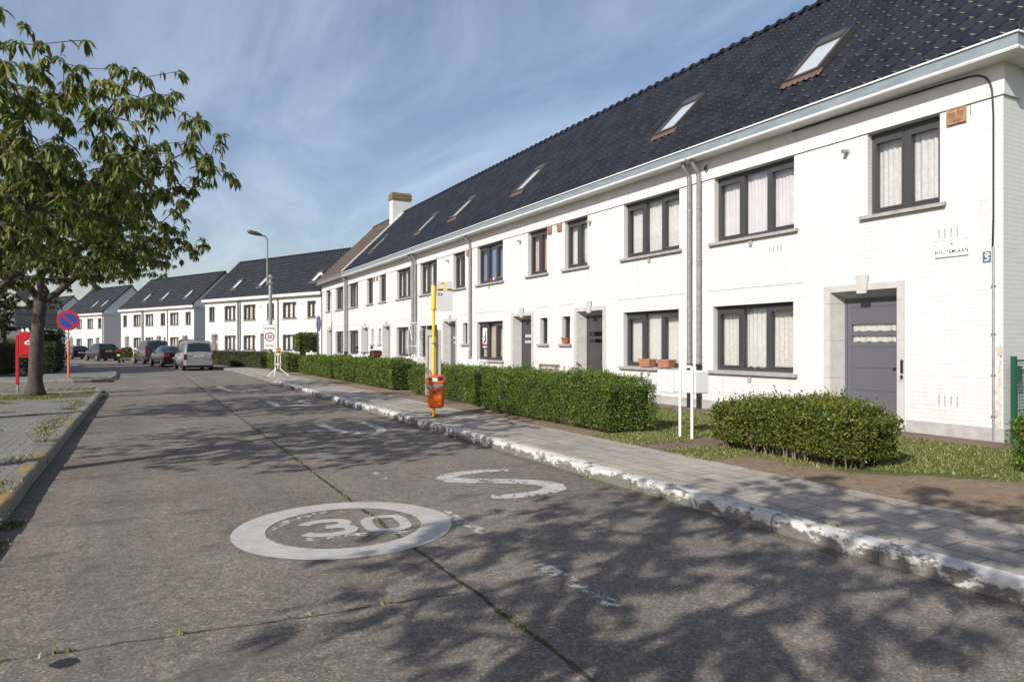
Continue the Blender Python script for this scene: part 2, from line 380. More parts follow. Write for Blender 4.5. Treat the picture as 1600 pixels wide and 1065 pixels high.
def m_garden():
    m = mat('garden_ground', (.05,.07,.02), .95, spec=.2); t, b = nodes(m)
    g = N(t, 'ShaderNodeNewGeometry').outputs['Position']; s = sepxyz(t, g)
    n1 = noise(t, g, 1.6, 6, .65); n2 = noise(t, g, 26, 5, .7); n3 = noise(t, g, .35, 4)
    grass = ramp(t, n2, [(.25, (.045,.066,.014)), (.5, (.085,.115,.026)), (.75, (.17,.165,.065))])
    grass = mixc(t, ramp(t, n3, [(.45,(0,0,0)),(.65,(.4,.4,.4))]), grass, (.16,.15,.06))
    soil = ramp(t, noise(t, g, 8, 6, .7), [(.25, (.17,.125,.085)), (.55, (.26,.195,.135)), (.8, (.34,.265,.19))])
    a = mth(t, 'ADD', mth(t, 'SUBTRACT', 7.15, s[0]), mth(t, 'MULTIPLY', mth(t, 'SUBTRACT', n1, .5), 1.7))     # strip under the hedges
    c = mth(t, 'SUBTRACT', 1.6, mth(t, 'ADD', mth(t, 'ABSOLUTE', mth(t, 'SUBTRACT', s[0], 6.6)), mth(t, 'MULTIPLY', mth(t, 'ABSOLUTE', mth(t, 'SUBTRACT', s[1], 3.6)), .9)))
    c = mth(t, 'ADD', c, mth(t, 'MULTIPLY', mth(t, 'SUBTRACT', n1, .5), 1.6))
    f = mth(t, 'MULTIPLY', mth(t, 'MAXIMUM', a, c), 3.5, clamp=True)
    L(t, mixc(t, f, grass, soil), b.inputs['Base Color']); bump(t, b, n2, .9, .03)
    return m
M['garden'] = m_garden()
M['ground'] = noisy('field', (.05,.07,.02), (.10,.11,.04), .4, .95, .3, .05)
def m_grass():
    m = mat('grass_blade', (.08,.12,.02), .6, spec=.3); t, b = nodes(m)
    isl = N(t, 'ShaderNodeNewGeometry').outputs['Random Per Island']
    L(t, ramp(t, isl, [(0, (.06,.09,.014)), (.5, (.11,.14,.028)), (.8, (.19,.19,.06)), (1, (.42,.36,.20))]), b.inputs['Base Color'])
    return m
M['grass'] = m_grass()
def m_leaf(name, cols, trans=.35, rough=.5, spec=.35, patch=None):
    m = mat(name, cols[0][1], rough, spec=spec); t, b = nodes(m)
    isl = N(t, 'ShaderNodeNewGeometry').outputs['Random Per Island']
    c = ramp(t, isl, cols)
    if patch: c = mixc(t, ramp(t, noise(t, N(t, 'ShaderNodeNewGeometry').outputs['Position'], 1.7, 5, .65), [(.54,(0,0,0)),(.70,(.75,.75,.75))]), c, patch); c = mixc(t, ramp(t, noise(t, N(t, 'ShaderNodeNewGeometry').outputs['Position'], 5.5, 4, .6), [(.62,(0,0,0)),(.70,(.6,.6,.6))]), c, (.13,.085,.035))
    L(t, c, b.inputs['Base Color'])
    tl = N(t, 'ShaderNodeBsdfTranslucent'); L(t, mixc(t, .5, c, (.22,.26,.03)), tl.inputs[0])
    mx = N(t, 'ShaderNodeMixShader'); mx.inputs[0].default_value = trans
    L(t, b.outputs[0], mx.inputs[1]); L(t, tl.outputs[0], mx.inputs[2])
    o = [n for n in t.nodes if n.type == 'OUTPUT_MATERIAL'][0]; L(t, mx.outputs[0], o.inputs[0])
    return m
M['leaf'] = m_leaf('cherry_leaf', [(0, (.055,.088,.018)), (.5, (.105,.14,.030)), (.8, (.18,.20,.052)), (.95, (.30,.28,.11)), (1, (.23,.12,.045))])
M['hleaf'] = m_leaf('privet_leaf', [(0, (.042,.080,.013)), (.5, (.085,.150,.020)), (.85, (.145,.215,.030)), (1, (.23,.24,.055))], .3, .45, patch=(.045,.085,.016))
M['hleaf2'] = m_leaf('olive_hedge_leaf', [(0, (.045,.066,.012)), (.45, (.08,.118,.019)), (.8, (.135,.17,.026)), (.94, (.24,.24,.035)), (1, (.20,.11,.05))], .3, .45, patch=(.20,.21,.03))
M['hleaf3'] = m_leaf('shaded_hedge_leaf', [(0, (.020,.032,.012)), (.6, (.035,.052,.017)), (1, (.055,.072,.02))], .2, .6)  # greens darkened: the shade on these hedges is put into the leaf colour
M['leaf_far'] = m_leaf('brownish_tree_leaf', [(0, (.030,.036,.014)), (.6, (.055,.056,.020)), (1, (.10,.075,.03))], .25)
M['stem'] = noisy('hedge_stem', (.14,.105,.075), (.24,.19,.14), 30, .9, .3, .004)
M['hcore'] = noisy('shaded_hedge_twigs', (.022,.024,.010), (.045,.038,.02), 30, .95, .6, .03)  # dark green-brown that carries the hedge's inner shade
def m_bark():
    m = mat('cherry_bark', (.10,.08,.065), .85); t, b = nodes(m)
    v = objco(t, (1,1,3.2), False); f = mth(t, 'ADD', mth(t, 'MULTIPLY', noise(t, v, 6, 6, .7), .55), mth(t, 'MULTIPLY', noise(t, objco(t, (1,1,.45), False), 16, 5, .7), .45)); f2 = noise(t, objco(t, (1,1,1), False), 3, 4)
    L(t, mixc(t, .7, ramp(t, f, [(.3, (.030,.024,.02)), (.55, (.075,.06,.05)), (.75, (.20,.175,.15))]), ramp(t, f2, [(.3, (.6,.6,.6)), (.7, (1.15,1.12,1.1))]), 'MULTIPLY'), b.inputs['Base Color']); bump(t, b, f, 1.0, .035)
    return m
M['bark'] = m_bark()
def m_worn(name, col, lo, hi, scale=9, col2=None):
    # paint with chipped gaps: the surface below shows through
    m = mat(name, col, .65); t, b = nodes(m)
    g = N(t, 'ShaderNodeNewGeometry').outputs['Position']
    n = mth(t, 'ADD', mth(t, 'MULTIPLY', noise(t, g, scale, 6, .72), .7), mth(t, 'MULTIPLY', noise(t, g, scale*.22, 3), .3)); fine = noise(t, g, 40, 4)
    L(t, mixc(t, .8, col, ramp(t, noise(t, g, 5, 6, .7), [(.3, (.72,.70,.68)), (.7, (1.1,1.1,1.1))]), 'MULTIPLY'), b.inputs['Base Color'])
    tr = N(t, 'ShaderNodeBsdfTransparent'); mx = N(t, 'ShaderNodeMixShader')
    L(t, ramp(t, n, [(lo, (0,0,0)), (hi, (1,1,1))]), mx.inputs[0]); L(t, tr.outputs[0], mx.inputs[1]); L(t, b.outputs[0], mx.inputs[2])
    o = [q for q in t.nodes if q.type == 'OUTPUT_MATERIAL'][0]; L(t, mx.outputs[0], o.inputs[0]); bump(t, b, fine, .3, .004)
    return m
M['tar'] = mat('tar', (.022,.021,.020), .6)
M['mark'] = m_worn('road_paint', (.43,.415,.39), .30, .33)
M['mark_worn'] = m_worn('worn_road_paint', (.46,.45,.43), .44, .47, 11)
M['mark_gone'] = m_worn('flaked_road_paint', (.46,.45,.43), .505, .53, 14)
def m_kerb(name, base, paint, lo, hi):
    m = mat(name, base, .8); t, b = nodes(m); g = N(t, 'ShaderNodeNewGeometry').outputs['Position']
    n = mth(t, 'ADD', mth(t, 'MULTIPLY', noise(t, objco(t, (1,.5,1)), 11, 8, .75), .72), mth(t, 'MULTIPLY', noise(t, g, 1.3, 2), .25)); f = noise(t, g, 45, 4, .7)
    n = mth(t, 'ADD', n, mth(t, 'MULTIPLY', mth(t, 'SUBTRACT', sepxyz(t, g)[2], .098), 1.1))
    bc = mixc(t, .8, base, ramp(t, f, [(.3, (.55,.55,.55)), (.7, (1.3,1.28,1.22))]), 'MULTIPLY')
    pc = mixc(t, .7, paint, ramp(t, noise(t, g, 9, 6, .7), [(.3, (.70,.68,.64)), (.6, (1.05,1.05,1.05))]), 'MULTIPLY')
    L(t, mixc(t, ramp(t, n, [(lo, (0,0,0)), (hi, (1,1,1))]), bc, pc), b.inputs['Base Color']); bump(t, b, mth(t, 'ADD', n, mth(t, 'MULTIPLY', f, .3)), .5, .01)
    return m
M['kerb_white'] = m_kerb('white_kerb', (.15,.14,.13), (.52,.51,.495), .455, .49)
M['kerb_yellow'] = m_kerb('yellow_kerb', (.19,.18,.16), (.33,.215,.05), .545, .60)
M['kerb_plain'] = m_kerb('plain_kerb', (.20,.185,.165), (.26,.25,.23), .45, .6)

# ------------------------------------------------------------------ setting
def cat(pts, n=6):
    out = []
    P = [Vector((*p, 0)) for p in pts]
    for i in range(len(P)-1):
        p0, p1, p2, p3 = P[max(i-1, 0)], P[i], P[i+1], P[min(i+2, len(P)-1)]
        k = 1 if i == 0 else n
        for j in range(k):
            t = j/k
            q = .5*((2*p1)+(-p0+p2)*t+(2*p0-5*p1+4*p2-p3)*t*t+(-p0+3*p1-3*p2+p3)*t**3)
            if i == 0: q = p1.lerp(p2, t)
            out.append((q.x, q.y))
    out.append(pts[-1]); return out
RK = cat([(4.6,-14),(4.6,37),(4.3,45),(3.4,52.5),(2.3,60.5),(.8,68.5),(-1.2,76.5),(-4.3,86),(-9,97),(-15.5,110),(-30,142),(-75,242)])
LK = cat([(-1.05,-14),(-1.05,36.5),(-1.75,43.3),(-3.0,51),(-4.3,58.5),(-5.9,66.5),(-7.9,74.5),(-10.6,83.5),(-14.8,94),(-21.2,107),(-35.5,139),(-80,239)])
def offs(line, d):
    out = []
    for i, p in enumerate(line):
        a = Vector(line[max(i-1, 0)]); b = Vector(line[min(i+1, len(line)-1)]); t = (b-a).normalized()
        out.append((p[0]+t.y*d, p[1]-t.x*d))
    return out
def strip(name, A, B, z, m, z2=None):
    b = MB(); z2 = z if z2 is None else z2
    for i in range(len(A)-1):
        b.quad((*A[i], z), (*B[i], z2), (*B[i+1], z2), (*A[i+1], z))
    return tag(b.build(name, m), kind='structure')
b = MB(); b.quad((-900,-600,-.08),(900,-600,-.08),(900,1500,-.08),(-900,1500,-.08)); tag(b.build('ground', M['ground']), kind='structure')
strip('road', LK, RK, 0, M['road'])
strip('pavement', offs(RK, .13), offs(RK, 1.55), .125, M['slab'])
strip('garden_ground', offs(RK, 1.55), [(p[0]+45, p[1]+10) for p in RK], .128, M['garden'])
# side street on the left
b = MB(); b.quad((-60,26.6,-.002),(-1.05,26.6,-.002),(-1.05,32.6,-.002),(-60,32.6,-.002)); tag(b.build('side_road', M['road']), kind='structure')
# left pavement with rounded corner (near) and the one beyond the side street
def arc(cx, cy, r, a0, a1, n=8): return [(cx+r*math.cos(R(a0+(a1-a0)*k/n)), cy+r*math.sin(R(a0+(a1-a0)*k/n))) for k in range(n+1)]
near = [(-1.2,-14)] + arc(-2.9, 24.7, 1.7, 0, 90) + [(-40,26.4),(-40,-14)]
b = MB(); b.add([(x,y,.14) for x,y in near], [tuple(range(len(near)))]); tag(b.build('pavement', M['paver']), kind='structure')
lf = [p for p in LK if p[1] > 34.6]
farp = [(-40,32.8)] + arc(-2.5, 34.0, 1.25, -90, 0) + [(p[0]-.15, p[1]) for p in lf] + [(p[0]-3.0, p[1]) for p in reversed(lf)] + [(-4.1,37),(-40,37)]
b = MB(); b.add([(x,y,.12) for x,y in farp], [tuple(range(len(farp)))]); tag(b.build('pavement', M['paver']), kind='structure')
# kerbs: stones laid along a line
def kerb(name, line, w, h, m, ln=.93, side=1, jit=.008, seed=1):
    rnd = random.Random(seed); b = MB()
    P = [Vector((*p, 0)) for p in line]; seg = [0]
    for i in range(1, len(P)): seg.append(seg[-1]+(P[i]-P[i-1]).length)
    def at(s):
        for i in range(1, len(P)):
            if s <= seg[i] or i == len(P)-1:
                t = (s-seg[i-1])/(seg[i]-seg[i-1]); return P[i-1].lerp(P[i], t)
    s = 0
    while s < seg[-1]-.05:
        e = min(s+ln*(rnd.uniform(.98,1.02)), seg[-1]); a, c = at(s+.006), at(e-.006); t = (c-a).normalized(); nrm = Vector((t.y,-t.x,0))*side
        o = nrm*rnd.uniform(-jit, jit); hz = h+rnd.uniform(-jit, jit)*.6
        prof = [(0.0,-.1),(.0,hz-.045),(.008,hz-.018),(.03,hz-.004),(.05,hz),(w,hz+.002),(w,-.1)]
        vs = [];
        nseg = 5
        for k in range(nseg+1):
            q = a.lerp(c, k/nseg)
            for (d, z) in prof:
                vs.append(q+o+nrm*(d+rnd.uniform(-.003,.003))+Vector((0,0,z+(rnd.uniform(-.003,.003) if z > 0 else 0))))
        n = len(prof); fs = [tuple(range(n)), tuple(nseg*n+k for k in range(n-1,-1,-1))]
        for k in range(nseg): fs += [(k*n+i, (k+1)*n+i, (k+1)*n+i+1, k*n+i+1) for i in range(n-1)]
        b.add(vs, fs); s = e
    return tag(b.build(name, m, smooth=40), kind='structure')
kerb('kerb', [(4.6,-10),(4.6,28.3)], .15, .13, M['kerb_white'])
kerb('kerb', [(4.6,28.3),(4.6,35)], .15, .13, M['kerb_yellow'], seed=2)
kerb('kerb', [p for p in RK if p[1] > 34.9 and p[1] < 110] and [(4.6,35)]+[p for p in RK if 35.5 < p[1] < 110], .15, .13, M['kerb_plain'], seed=3)
kerb('kerb', [(-1.06,-10),(-1.06,16.5)], .15, .148, M['kerb_yellow'], side=-1, seed=4)
kerb('kerb', [(-1.06,16.5),(-1.06,24.0)]+arc(-2.9,24.7,1.84,0,90)[1:]+[(-30,26.54)], .15, .148, M['kerb_plain'], side=-1, seed=5, ln=.6)
kerb('kerb', [(-30,32.68)]+arc(-2.5,34.0,1.36,-90,0)+[p for p in LK if 36 < p[1] < 100], .15, .128, M['kerb_plain'], side=-1, seed=6, ln=.6)
# brick strip along the facades and door paths
b = MB(); b.quad((10.25,-6,.134),(10.97,-6,.134),(10.97,47.7,.134),(10.25,47.7,.134)); tag(b.build('path', M['brickpath']), kind='structure')
for (ya, yb) in ((6.95,7.75),(15.1,16.0),(18.95,19.75),(25.0,25.9),(33.2,34.0),(36.9,37.7)):
    b = MB(); b.quad((6.14,ya,.132),(10.25,ya,.132),(10.25,yb,.132),(6.14,yb,.132)); tag(b.build('path', M['brickpath']), kind='structure')

# road markings (thin sheets of paint)
def letter(name, body, cx, cy, w, h, rot, m, z=.004):
    o = text(body, 1, m, None, (cx, cy, z), (0,0,rot), name=name, ext=0, bold=.02)
    d = o.dimensions.copy(); o.scale = (w/max(d.x, .01), h/max(d.y, .01), 1); tag(o, kind='structure'); return o
b = MB(); n = 64
for k in range(n):
    a, c = 2*math.pi*k/n, 2*math.pi*(k+1)/n; P = lambda r, t: (1.52+r*math.cos(t), 5.79+r*math.sin(t), .004)
    b.quad(P(.64,a), P(.905,a), P(.905,c), P(.64,c))
ring = b.build('speed_ring_marking', M['mark']); tag(ring, kind='structure')
def polysheet(name, polys, m, z=.004):
    b = MB()
    for pl in polys: b.add([(x,y,z) for x,y in pl], [tuple(range(len(pl)))])
    return tag(b.build(name, m), kind='structure')
def stroke(pts, w, cap=True):
    # returns quads following a polyline with width w
    out = []; P = [Vector(p) for p in pts]; Lp = []; Rp = []
    for i, p in enumerate(P):
        a, c = P[max(i-1,0)], P[min(i+1,len(P)-1)]; t = (c-a).normalized(); nn = Vector((-t.y, t.x))
        ww = w[i] if hasattr(w, '__len__') else w
        Lp.append(p+nn*ww/2); Rp.append(p-nn*ww/2)
    for i in range(len(P)-1): out.append([tuple(Lp[i]), tuple(Rp[i]), tuple(Rp[i+1]), tuple(Lp[i+1])])
    return out
def glyph(pts, cx, cy, sx, sy, rot):
    c, s = math.cos(rot), math.sin(rot); return [(cx+x*sx*c-y*sy*s, cy+x*sx*s+y*sy*c) for x, y in pts]
three = [(-.46,.30),(-.36,.42),(-.2,.49),(0,.5),(.2,.48),(.34,.40),(.38,.26),(.32,.12),(.16,.04),(-.04,.03)]
three2 = [(-.04,.03),(.2,.0),(.38,-.08),(.44,-.24),(.38,-.40),(.2,-.49),(0,-.5),(-.2,-.49),(-.38,-.42),(-.46,-.30)]
polysheet('speed_digit_marking', stroke(glyph(three, 1.385,5.82,.42,.46,-.12), .112), M['mark'])
polysheet('speed_digit_marking', stroke(glyph(three2, 1.385,5.82,.42,.46,-.12), .112), M['mark'], .006)
zero = [(.24*abs(math.cos(t))**.6*(1 if math.cos(t)>0 else -1)*1.6, .5*abs(math.sin(t))**.6*(1 if math.sin(t)>0 else -1)) for t in [2*math.pi*k/28+.02 for k in range(29)]]
polysheet('speed_digit_marking', stroke(glyph(zero, 1.86,5.73,.40,.46,-.12), .10), M['mark'])
Sg = [(.48,.42),(.3,.475),(.05,.49),(-.2,.475),(-.38,.43),(-.46,.35),(-.44,.25),(-.3,.16),(-.08,.08),(.12,0),(.32,-.10),(.44,-.20),(.48,-.31),(.42,-.41),(.22,-.48),(-.02,-.50),(-.26,-.49),(-.44,-.43)]
polysheet('lane_letter_marking', stroke(glyph(Sg, 3.53,6.83,.92,1.42,0), [.17,.18,.19,.20,.22,.26,.27,.26,.25,.25,.25,.26,.27,.25,.22,.21,.20,.18]), M['mark_worn'])
Ug = [(-.45,.5),(-.44,.2),(-.40,-.1),(-.32,-.32),(-.14,-.47),(.05,-.5),(.25,-.47),(.38,-.34),(.43,-.1),(.44,.2),(.43,.42)]
polysheet('lane_letter_marking', stroke(glyph(Ug, 3.46,12.65,.95,1.95,0), .19), M['mark_worn'])
Bg = [(-.45,-.5),(-.45,.5),(.2,.5),(.42,.38),(.42,.14),(.2,.02),(-.4,.0),(.2,-.02),(.45,-.14),(.45,-.38),(.2,-.5),(-.45,-.5)]
polysheet('lane_letter_marking', stroke(glyph(Bg, 3.45,18.75,.95,1.75,0), .17), M['mark_worn'])
zig = [(2.45,27.2),(2.62,24.2),(4.5,26.0),(2.75,23.9),(4.5,24.4)]
polysheet('zigzag_marking', sum([stroke([zig[i], zig[i+1]], .15) for i in range(4)], []), M['mark_worn'])
polysheet('old_paint_trace_marking', [[(1.52+r_*math.cos(t_), 5.79+r_*math.sin(t_)) for r_, t_ in ((.52,a_),(.615,a_),(.615,a_+.2),(.52,a_+.2))] for a_ in [1.2+.2*k for k in range(8)]]+[[(1.15,5.50),(1.62,5.44),(1.62,5.53),(1.15,5.59)],[(1.66,5.40),(2.02,5.34),(2.02,5.44),(1.66,5.50)]], M['mark_gone'], .0025)
polysheet('tar_spot', [[(-.33+.062*math.cos(2*math.pi*k/18)*(1+.12*math.sin(5*k)), 3.96+.055*math.sin(2*math.pi*k/18)*(1+.1*math.cos(3*k))) for k in range(18)]], M['tar'], .0025)
polysheet('lane_dash_marking', stroke([(2.47,3.25),(2.47,4.15)], .11)+stroke([(2.48,5.05),(2.46,5.98)], .11)+stroke([(2.47,7.6),(2.47,8.1)], .09)+stroke([(2.47,12.4),(2.47,13.0)], .1)+stroke([(2.5,16.0),(2.5,16.8)], .1), M['mark_gone'], .003)

# ------------------------------------------------------------------ houses
ZW = {'up': (3.76, 5.155), 'low': (.99, 2.375), 'small': (1.57, 2.375)}
DEPTH, RIDGE_X, RIDGE_Z, EAVE_X, EAVE_Z = 7.4, 3.65, 9.87, -.37, 5.865
def wall_holes(b, y0, y1, z0, z1, holes, x=0):
    ys = sorted({y0, y1, *[h[0] for h in holes], *[h[1] for h in holes]}); zs = sorted({z0, z1, *[h[2] for h in holes], *[h[3] for h in holes]})
    for i in range(len(ys)-1):
        for j in range(len(zs)-1):
            cy, cz = (ys[i]+ys[i+1])/2, (zs[j]+zs[j+1])/2
            if any(h[0] < cy < h[1] and h[2] < cz < h[3] for h in holes): continue
            b.quad((x,ys[i+1],zs[j]),(x,ys[i],zs[j]),(x,ys[i],zs[j+1]),(x,ys[i+1],zs[j+1]))
    for (a, c, d, e, dep) in holes:
        X = x+dep
        b.quad((x,a,d),(X,a,d),(X,a,e),(x,a,e)); b.quad((X,c,d),(x,c,d),(x,c,e),(X,c,e))
        b.quad((x,a,e),(X,a,e),(X,c,e),(x,c,e)); b.quad((X,a,d),(x,a,d),(x,c,d),(X,c,d))
def curtain(y0, y1, z0, z1, x, seed, amp=.02, gap=None):
    rnd = random.Random(seed); b = MB(); n = max(10, int((y1-y0)/.018)); ph = rnd.uniform(0, 6); f1 = rnd.uniform(50, 70); vs = []
    for i in range(n+1):
        y = y0+(y1-y0)*i/n; o = amp*math.sin(f1*(y-y0)+ph+1.3*math.sin(9*y+ph))+amp*.5*math.sin(23*y+ph*2)
        vs += [(x+o*1.25, y, z0+.012*math.sin(31*y)), (x+o*.9, y, (z0+z1)/2), (x+o*.5, y, z1)]
    fs = []
    for i in range(n): fs += [(i*3, i*3+3, i*3+4, i*3+1), (i*3+1, i*3+4, i*3+5, i*3+2)]
    return b.add(vs, fs)
def window(parent, y0, y1, z0, z1, lights, seed, cur='curtain', x=.125, open_last=False, bars=True, cover=1.0):
    # lights: list of fractions of mullion positions
    b = MB(); fw = .058; x1 = x+.075
    b.box(x, x1, y0, y0+fw, z0, z1); b.box(x, x1, y1-fw, y1, z0, z1)
    b.box(x, x1, y0+fw, y1-fw, z0, z0+.085); b.box(x, x1, y0+fw, y1-fw, z1-.075, z1)
    edges = [y0+fw]+[y0+(y1-y0)*q for q in lights]+[y1-fw]; mw = .048
    for q in edges[1:-1]: b.box(x-.006, x1-.004, q-mw, q+mw, z0+.085, z1-.075)
    spans = []
    for i in range(len(edges)-1):
        a = edges[i]+(mw if i else 0); c = edges[i+1]-(mw if i < len(edges)-2 else 0); spans.append((a, c))
    for i, (a, c) in enumerate(spans):
        if bars and len(spans) != 1 and (len(spans) < 3 or i != 1):   # opening sash inside the frame, with vent strip
            s = .032
            b.box(x-.012, x1-.01, a, a+s, z0+.085, z1-.075); b.box(x-.012, x1-.01, c-s, c, z0+.085, z1-.075)
            b.box(x-.012, x1-.01, a+s, c-s, z0+.085, z0+.085+s); b.box(x-.012, x1-.01, a+s, c-s, z1-.075-.10, z1-.075)
    f = b.build('window', M['frame'], parent)
    p = MB(); p.quad((x+.04,y1-fw,z0+.08),(x+.04,y0+fw,z0+.08),(x+.04,y0+fw,z1-.07),(x+.04,y1-fw,z1-.07))
    p.build('pane', M['glass'], f)
    rnd = random.Random(seed)
    if cur:
        c0 = z0+.09+(0 if cover == 1 else (z1-z0)*(1-cover))
        curtain(y0+.03, y1-.03, c0, z1-.03, x+.15, seed).build('curtain', M[cur], f, smooth=True)
    return f
def sill(parent, y0, y1, z, brk=True):
    b = MB(); b.prism([(-.075,z-.065),(.13,z-.05),(.13,z+.012),(-.075,z-.008)], 'y', y0-.10, y1+.12)
    if brk:
        c = (y0+y1)/2+.02; b.prism([(c-.055,z-.067),(c+.055,z-.067),(c+.035,z-.20),(c-.035,z-.20)], 'x', -.03, .004)
    b.build('window_sill', M['sill'], parent)
def door(parent, s0, s1, far_hinge=False, dark=False, style='two', stone='stone', curtainc='curtain'):
    # stone surround s0..s1, splayed lintel, deep reveal
    wf = .13; w = .215; a, c = s0+w-.03, s1-w; dx = .27; base = .17
    b = MB(); fa, fc = s0+wf-.01, s1-wf
    zc = [base, .95, 1.62, 2.285]
    for k in range(3):
        z0, z1 = zc[k]+.002, zc[k+1]-.002
        b.prism([(-.022,s0),(-.022,fa),(dx,a),(dx,s0)], 'z', z0, z1); b.prism([(-.022,s1),(dx,s1),(dx,c),(-.022,fc)], 'z', z0, z1)
    for (p, q) in ((s0, fa), (fc, s1)): b.box(-.06, -.023, p-.02, q+.005, .10, .23)
    z0, z1 = 2.287, 2.60
    b.prism([(-.022,s0),(-.022,fa),(dx,a),(dx,s0)], 'z', z0, z1); b.prism([(-.022,s1),(dx,s1),(dx,c),(-.022,fc)], 'z', z0, z1)
    b.prism([(-.022,2.485),(-.022,2.60),(dx-.002,2.60),(dx-.002,2.375)], 'y', fa, fc)
    m = (a+c)/2
    b.prism([(m-.085,2.43),(m+.085,2.43),(m+.12,2.745),(m-.12,2.745)], 'x', -.055, -.0225)
    b.box(-.05, dx+.02, a-.04, c+.04, .10, .21)
    b.build('door_surround', M[stone], parent)
    mt = M['doord'] if dark else M['door']
    d = MB(); f = .045
    d.box(dx, dx+.06, a+.002, a+f, .212, 2.374); d.box(dx, dx+.06, c-f, c-.002, .212, 2.374); d.box(dx, dx+.06, a+f, c-f, 2.33, 2.374)
    y0, y1 = a+f+.004, c-f-.004; st = .085
    d.box(dx+.008, dx+.05, y0, y0+st, .215, 2.325); d.box(dx+.008, dx+.05, y1-st, y1, .215, 2.325)
    rails = [(.215,.30),(.745,.775),(1.145,1.175),(1.515,1.595),(1.71,1.785),(1.91,1.99),(2.22,2.325)]
    for (p, q) in rails: d.box(dx+.008, dx+.05, y0+st, y1-st, p, q)
    for k in range(len(rails)-1):
        p, q = rails[k][1], rails[k+1][0]
        if k in (3, 4): continue
        d.box(dx+.016, dx+.04, y0+st, y1-st, p, q)
    lf = d.build('door', mt, parent)
    for k in (3, 4):
        p, q = rails[k][1], rails[k+1][0]; g = MB(); g.quad((dx+.03,y1-st,p),(dx+.03,y0+st,p),(dx+.03,y0+st,q),(dx+.03,y1-st,q)); g.build('pane', M['glass'], lf)
        if curtainc: curtain(y0+st, y1-st, p, q, dx+.055, int(s0*7)+k, .006).build('curtain', M[curtainc], lf, smooth=True)
    h = MB(); hy = (y0+.05) if not far_hinge else (y1-.05)
    h.tube([(dx+.01,hy,1.18),(dx-.045,hy,1.18)], .011); h.tube([(dx-.045,hy,1.18),(dx-.05,hy+(.06 if not far_hinge else -.06),1.18)], .028 if not far_hinge else .012, 10)
    h.build('handle', M['steel'], lf, smooth=40)
def roof_mesh(L0, L1, x0, z0, x1, z1, tile=.262, course=.335):
    # interlocking pantiles: real tiles laid course by course, plus ridge tiles and a plain back slope
    sl = math.hypot(x1-x0, z1-z0); ux, uz = (x1-x0)/sl, (z1-z0)/sl; nx, nz = -uz, ux
    nt_ = max(1, round((L1-L0)/tile)); tw = (L1-L0)/nt_; nc = round(sl/course); ce = sl/nc
    prof = [(0,.004),(.08,.0),(.42,.0),(.54,.010),(.66,.034),(.78,.044),(.90,.036),(1.0,.012)]
    rows = [(-.012,-.012,0),(-.010,.014,1),(.004,.026,1),(ce*.5,.014,1),(ce+.012,.0,1)]
    V = []; F = []; npf = len(prof); nr = len(rows)
    for k in range(nc):
        s0 = k*ce
        for i in range(nt_):
            y0 = L0+i*tw; o = len(V); jz = random.Random(k*977+i).uniform(-.0025,.0025)
            for (ds, h, ww) in rows:
                for (py, ph) in prof:
                    hh = h+ph*(1 if ww else .9)+jz; s = s0+ds
                    V.append((x0+ux*s+nx*hh, y0+py*tw, z0+uz*s+nz*hh))
            for r in range(nr-1):
                for p in range(npf-1):
                    a = o+r*npf+p; F.append((a, a+npf, a+npf+1, a+1))
    # ridge tiles
    rl = .4; n = round((L1-L0)/rl); rl = (L1-L0)/n
    for k in range(n):
        o = len(V); ya, yb = L0+k*rl-.015, L0+(k+1)*rl
        for (y, rr) in ((ya,.0),(ya,.175),(ya+.06,.175),(ya+.08,.14),(yb,.125)):
            for q in range(7):
                t = math.pi*q/6; V.append((x1-math.cos(t)*rr, y, z1-.05+math.sin(t)*rr))
        for r in range(4):
            for q in range(6):
                a = o+r*7+q; F.append((a, a+7, a+8, a+1))
    o = len(V); V += [(x1,L0,z1),(2*x1-x0,L0,z0),(2*x1-x0,L1,z0),(x1,L1,z1)]; F.append((o,o+1,o+2,o+3))
    o = len(V); V += [(x0,L0,z0-.04),(x1,L0,z1-.04),(x1,L1,z1-.04),(x0,L1,z0-.04)]; F.append((o,o+3,o+2,o+1))
    return np.array(V), [np.array(F)]
def on_roof(y, s, h=0):
    sl = math.hypot(RIDGE_X-EAVE_X, RIDGE_Z-EAVE_Z); ux, uz = (RIDGE_X-EAVE_X)/sl, (RIDGE_Z-EAVE_Z)/sl
    return (EAVE_X+ux*s-uz*h, y, EAVE_Z+uz*s+ux*h)
def skylight(parent, y0, y1, s0=1.28, s1=2.72):
    b = MB()
    def slab(a, c, p, q, h0, h1):
        v = [on_roof(y, s, h) for h in (h0, h1) for (y, s) in ((a,p),(c,p),(c,q),(a,q))]
        b.add(v, [(3,2,1,0),(4,5,6,7),(0,1,5,4),(1,2,6,5),(2,3,7,6),(3,0,4,7)])
    w = .075
    slab(y0, y0+w, s0, s1, .0, .125); slab(y1-w, y1, s0, s1, .0, .125); slab(y0+w, y1-w, s0, s0+.09, .0, .118); slab(y0+w, y1-w, s1-.26, s1, .0, .15)
    slab(y0+w, y0+w+.03, s0+.09, s1-.26, .08, .108); slab(y1-w-.03, y1-w, s0+.09, s1-.26, .08, .108)
    f = b.build('skylight', M['sky_frame'], parent)
    g = MB(); g.quad(on_roof(y0+w,s0+.08,.092), on_roof(y1-w,s0+.08,.092), on_roof(y1-w,s1-.25,.092), on_roof(y0+w,s1-.25,.092)); g.build('pane', M['sky_glass'], f)
    a = MB(); n = 14; vs = []
    for i in range(n+1):
        y = y0-.08+(y1-y0+.16)*i/n
        vs += [on_roof(y, s0+.02, .085), on_roof(y, s0-.19+.02*(i % 2), .052+.022*(i % 2))]
    a.add(vs, [(2*i, 2*i+1, 2*i+3, 2*i+2) for i in range(n)]); a.build('flashing', M['lead'], f)
M['sky_frame'] = mat('skylight_frame', (.085,.075,.068), .4, .3)
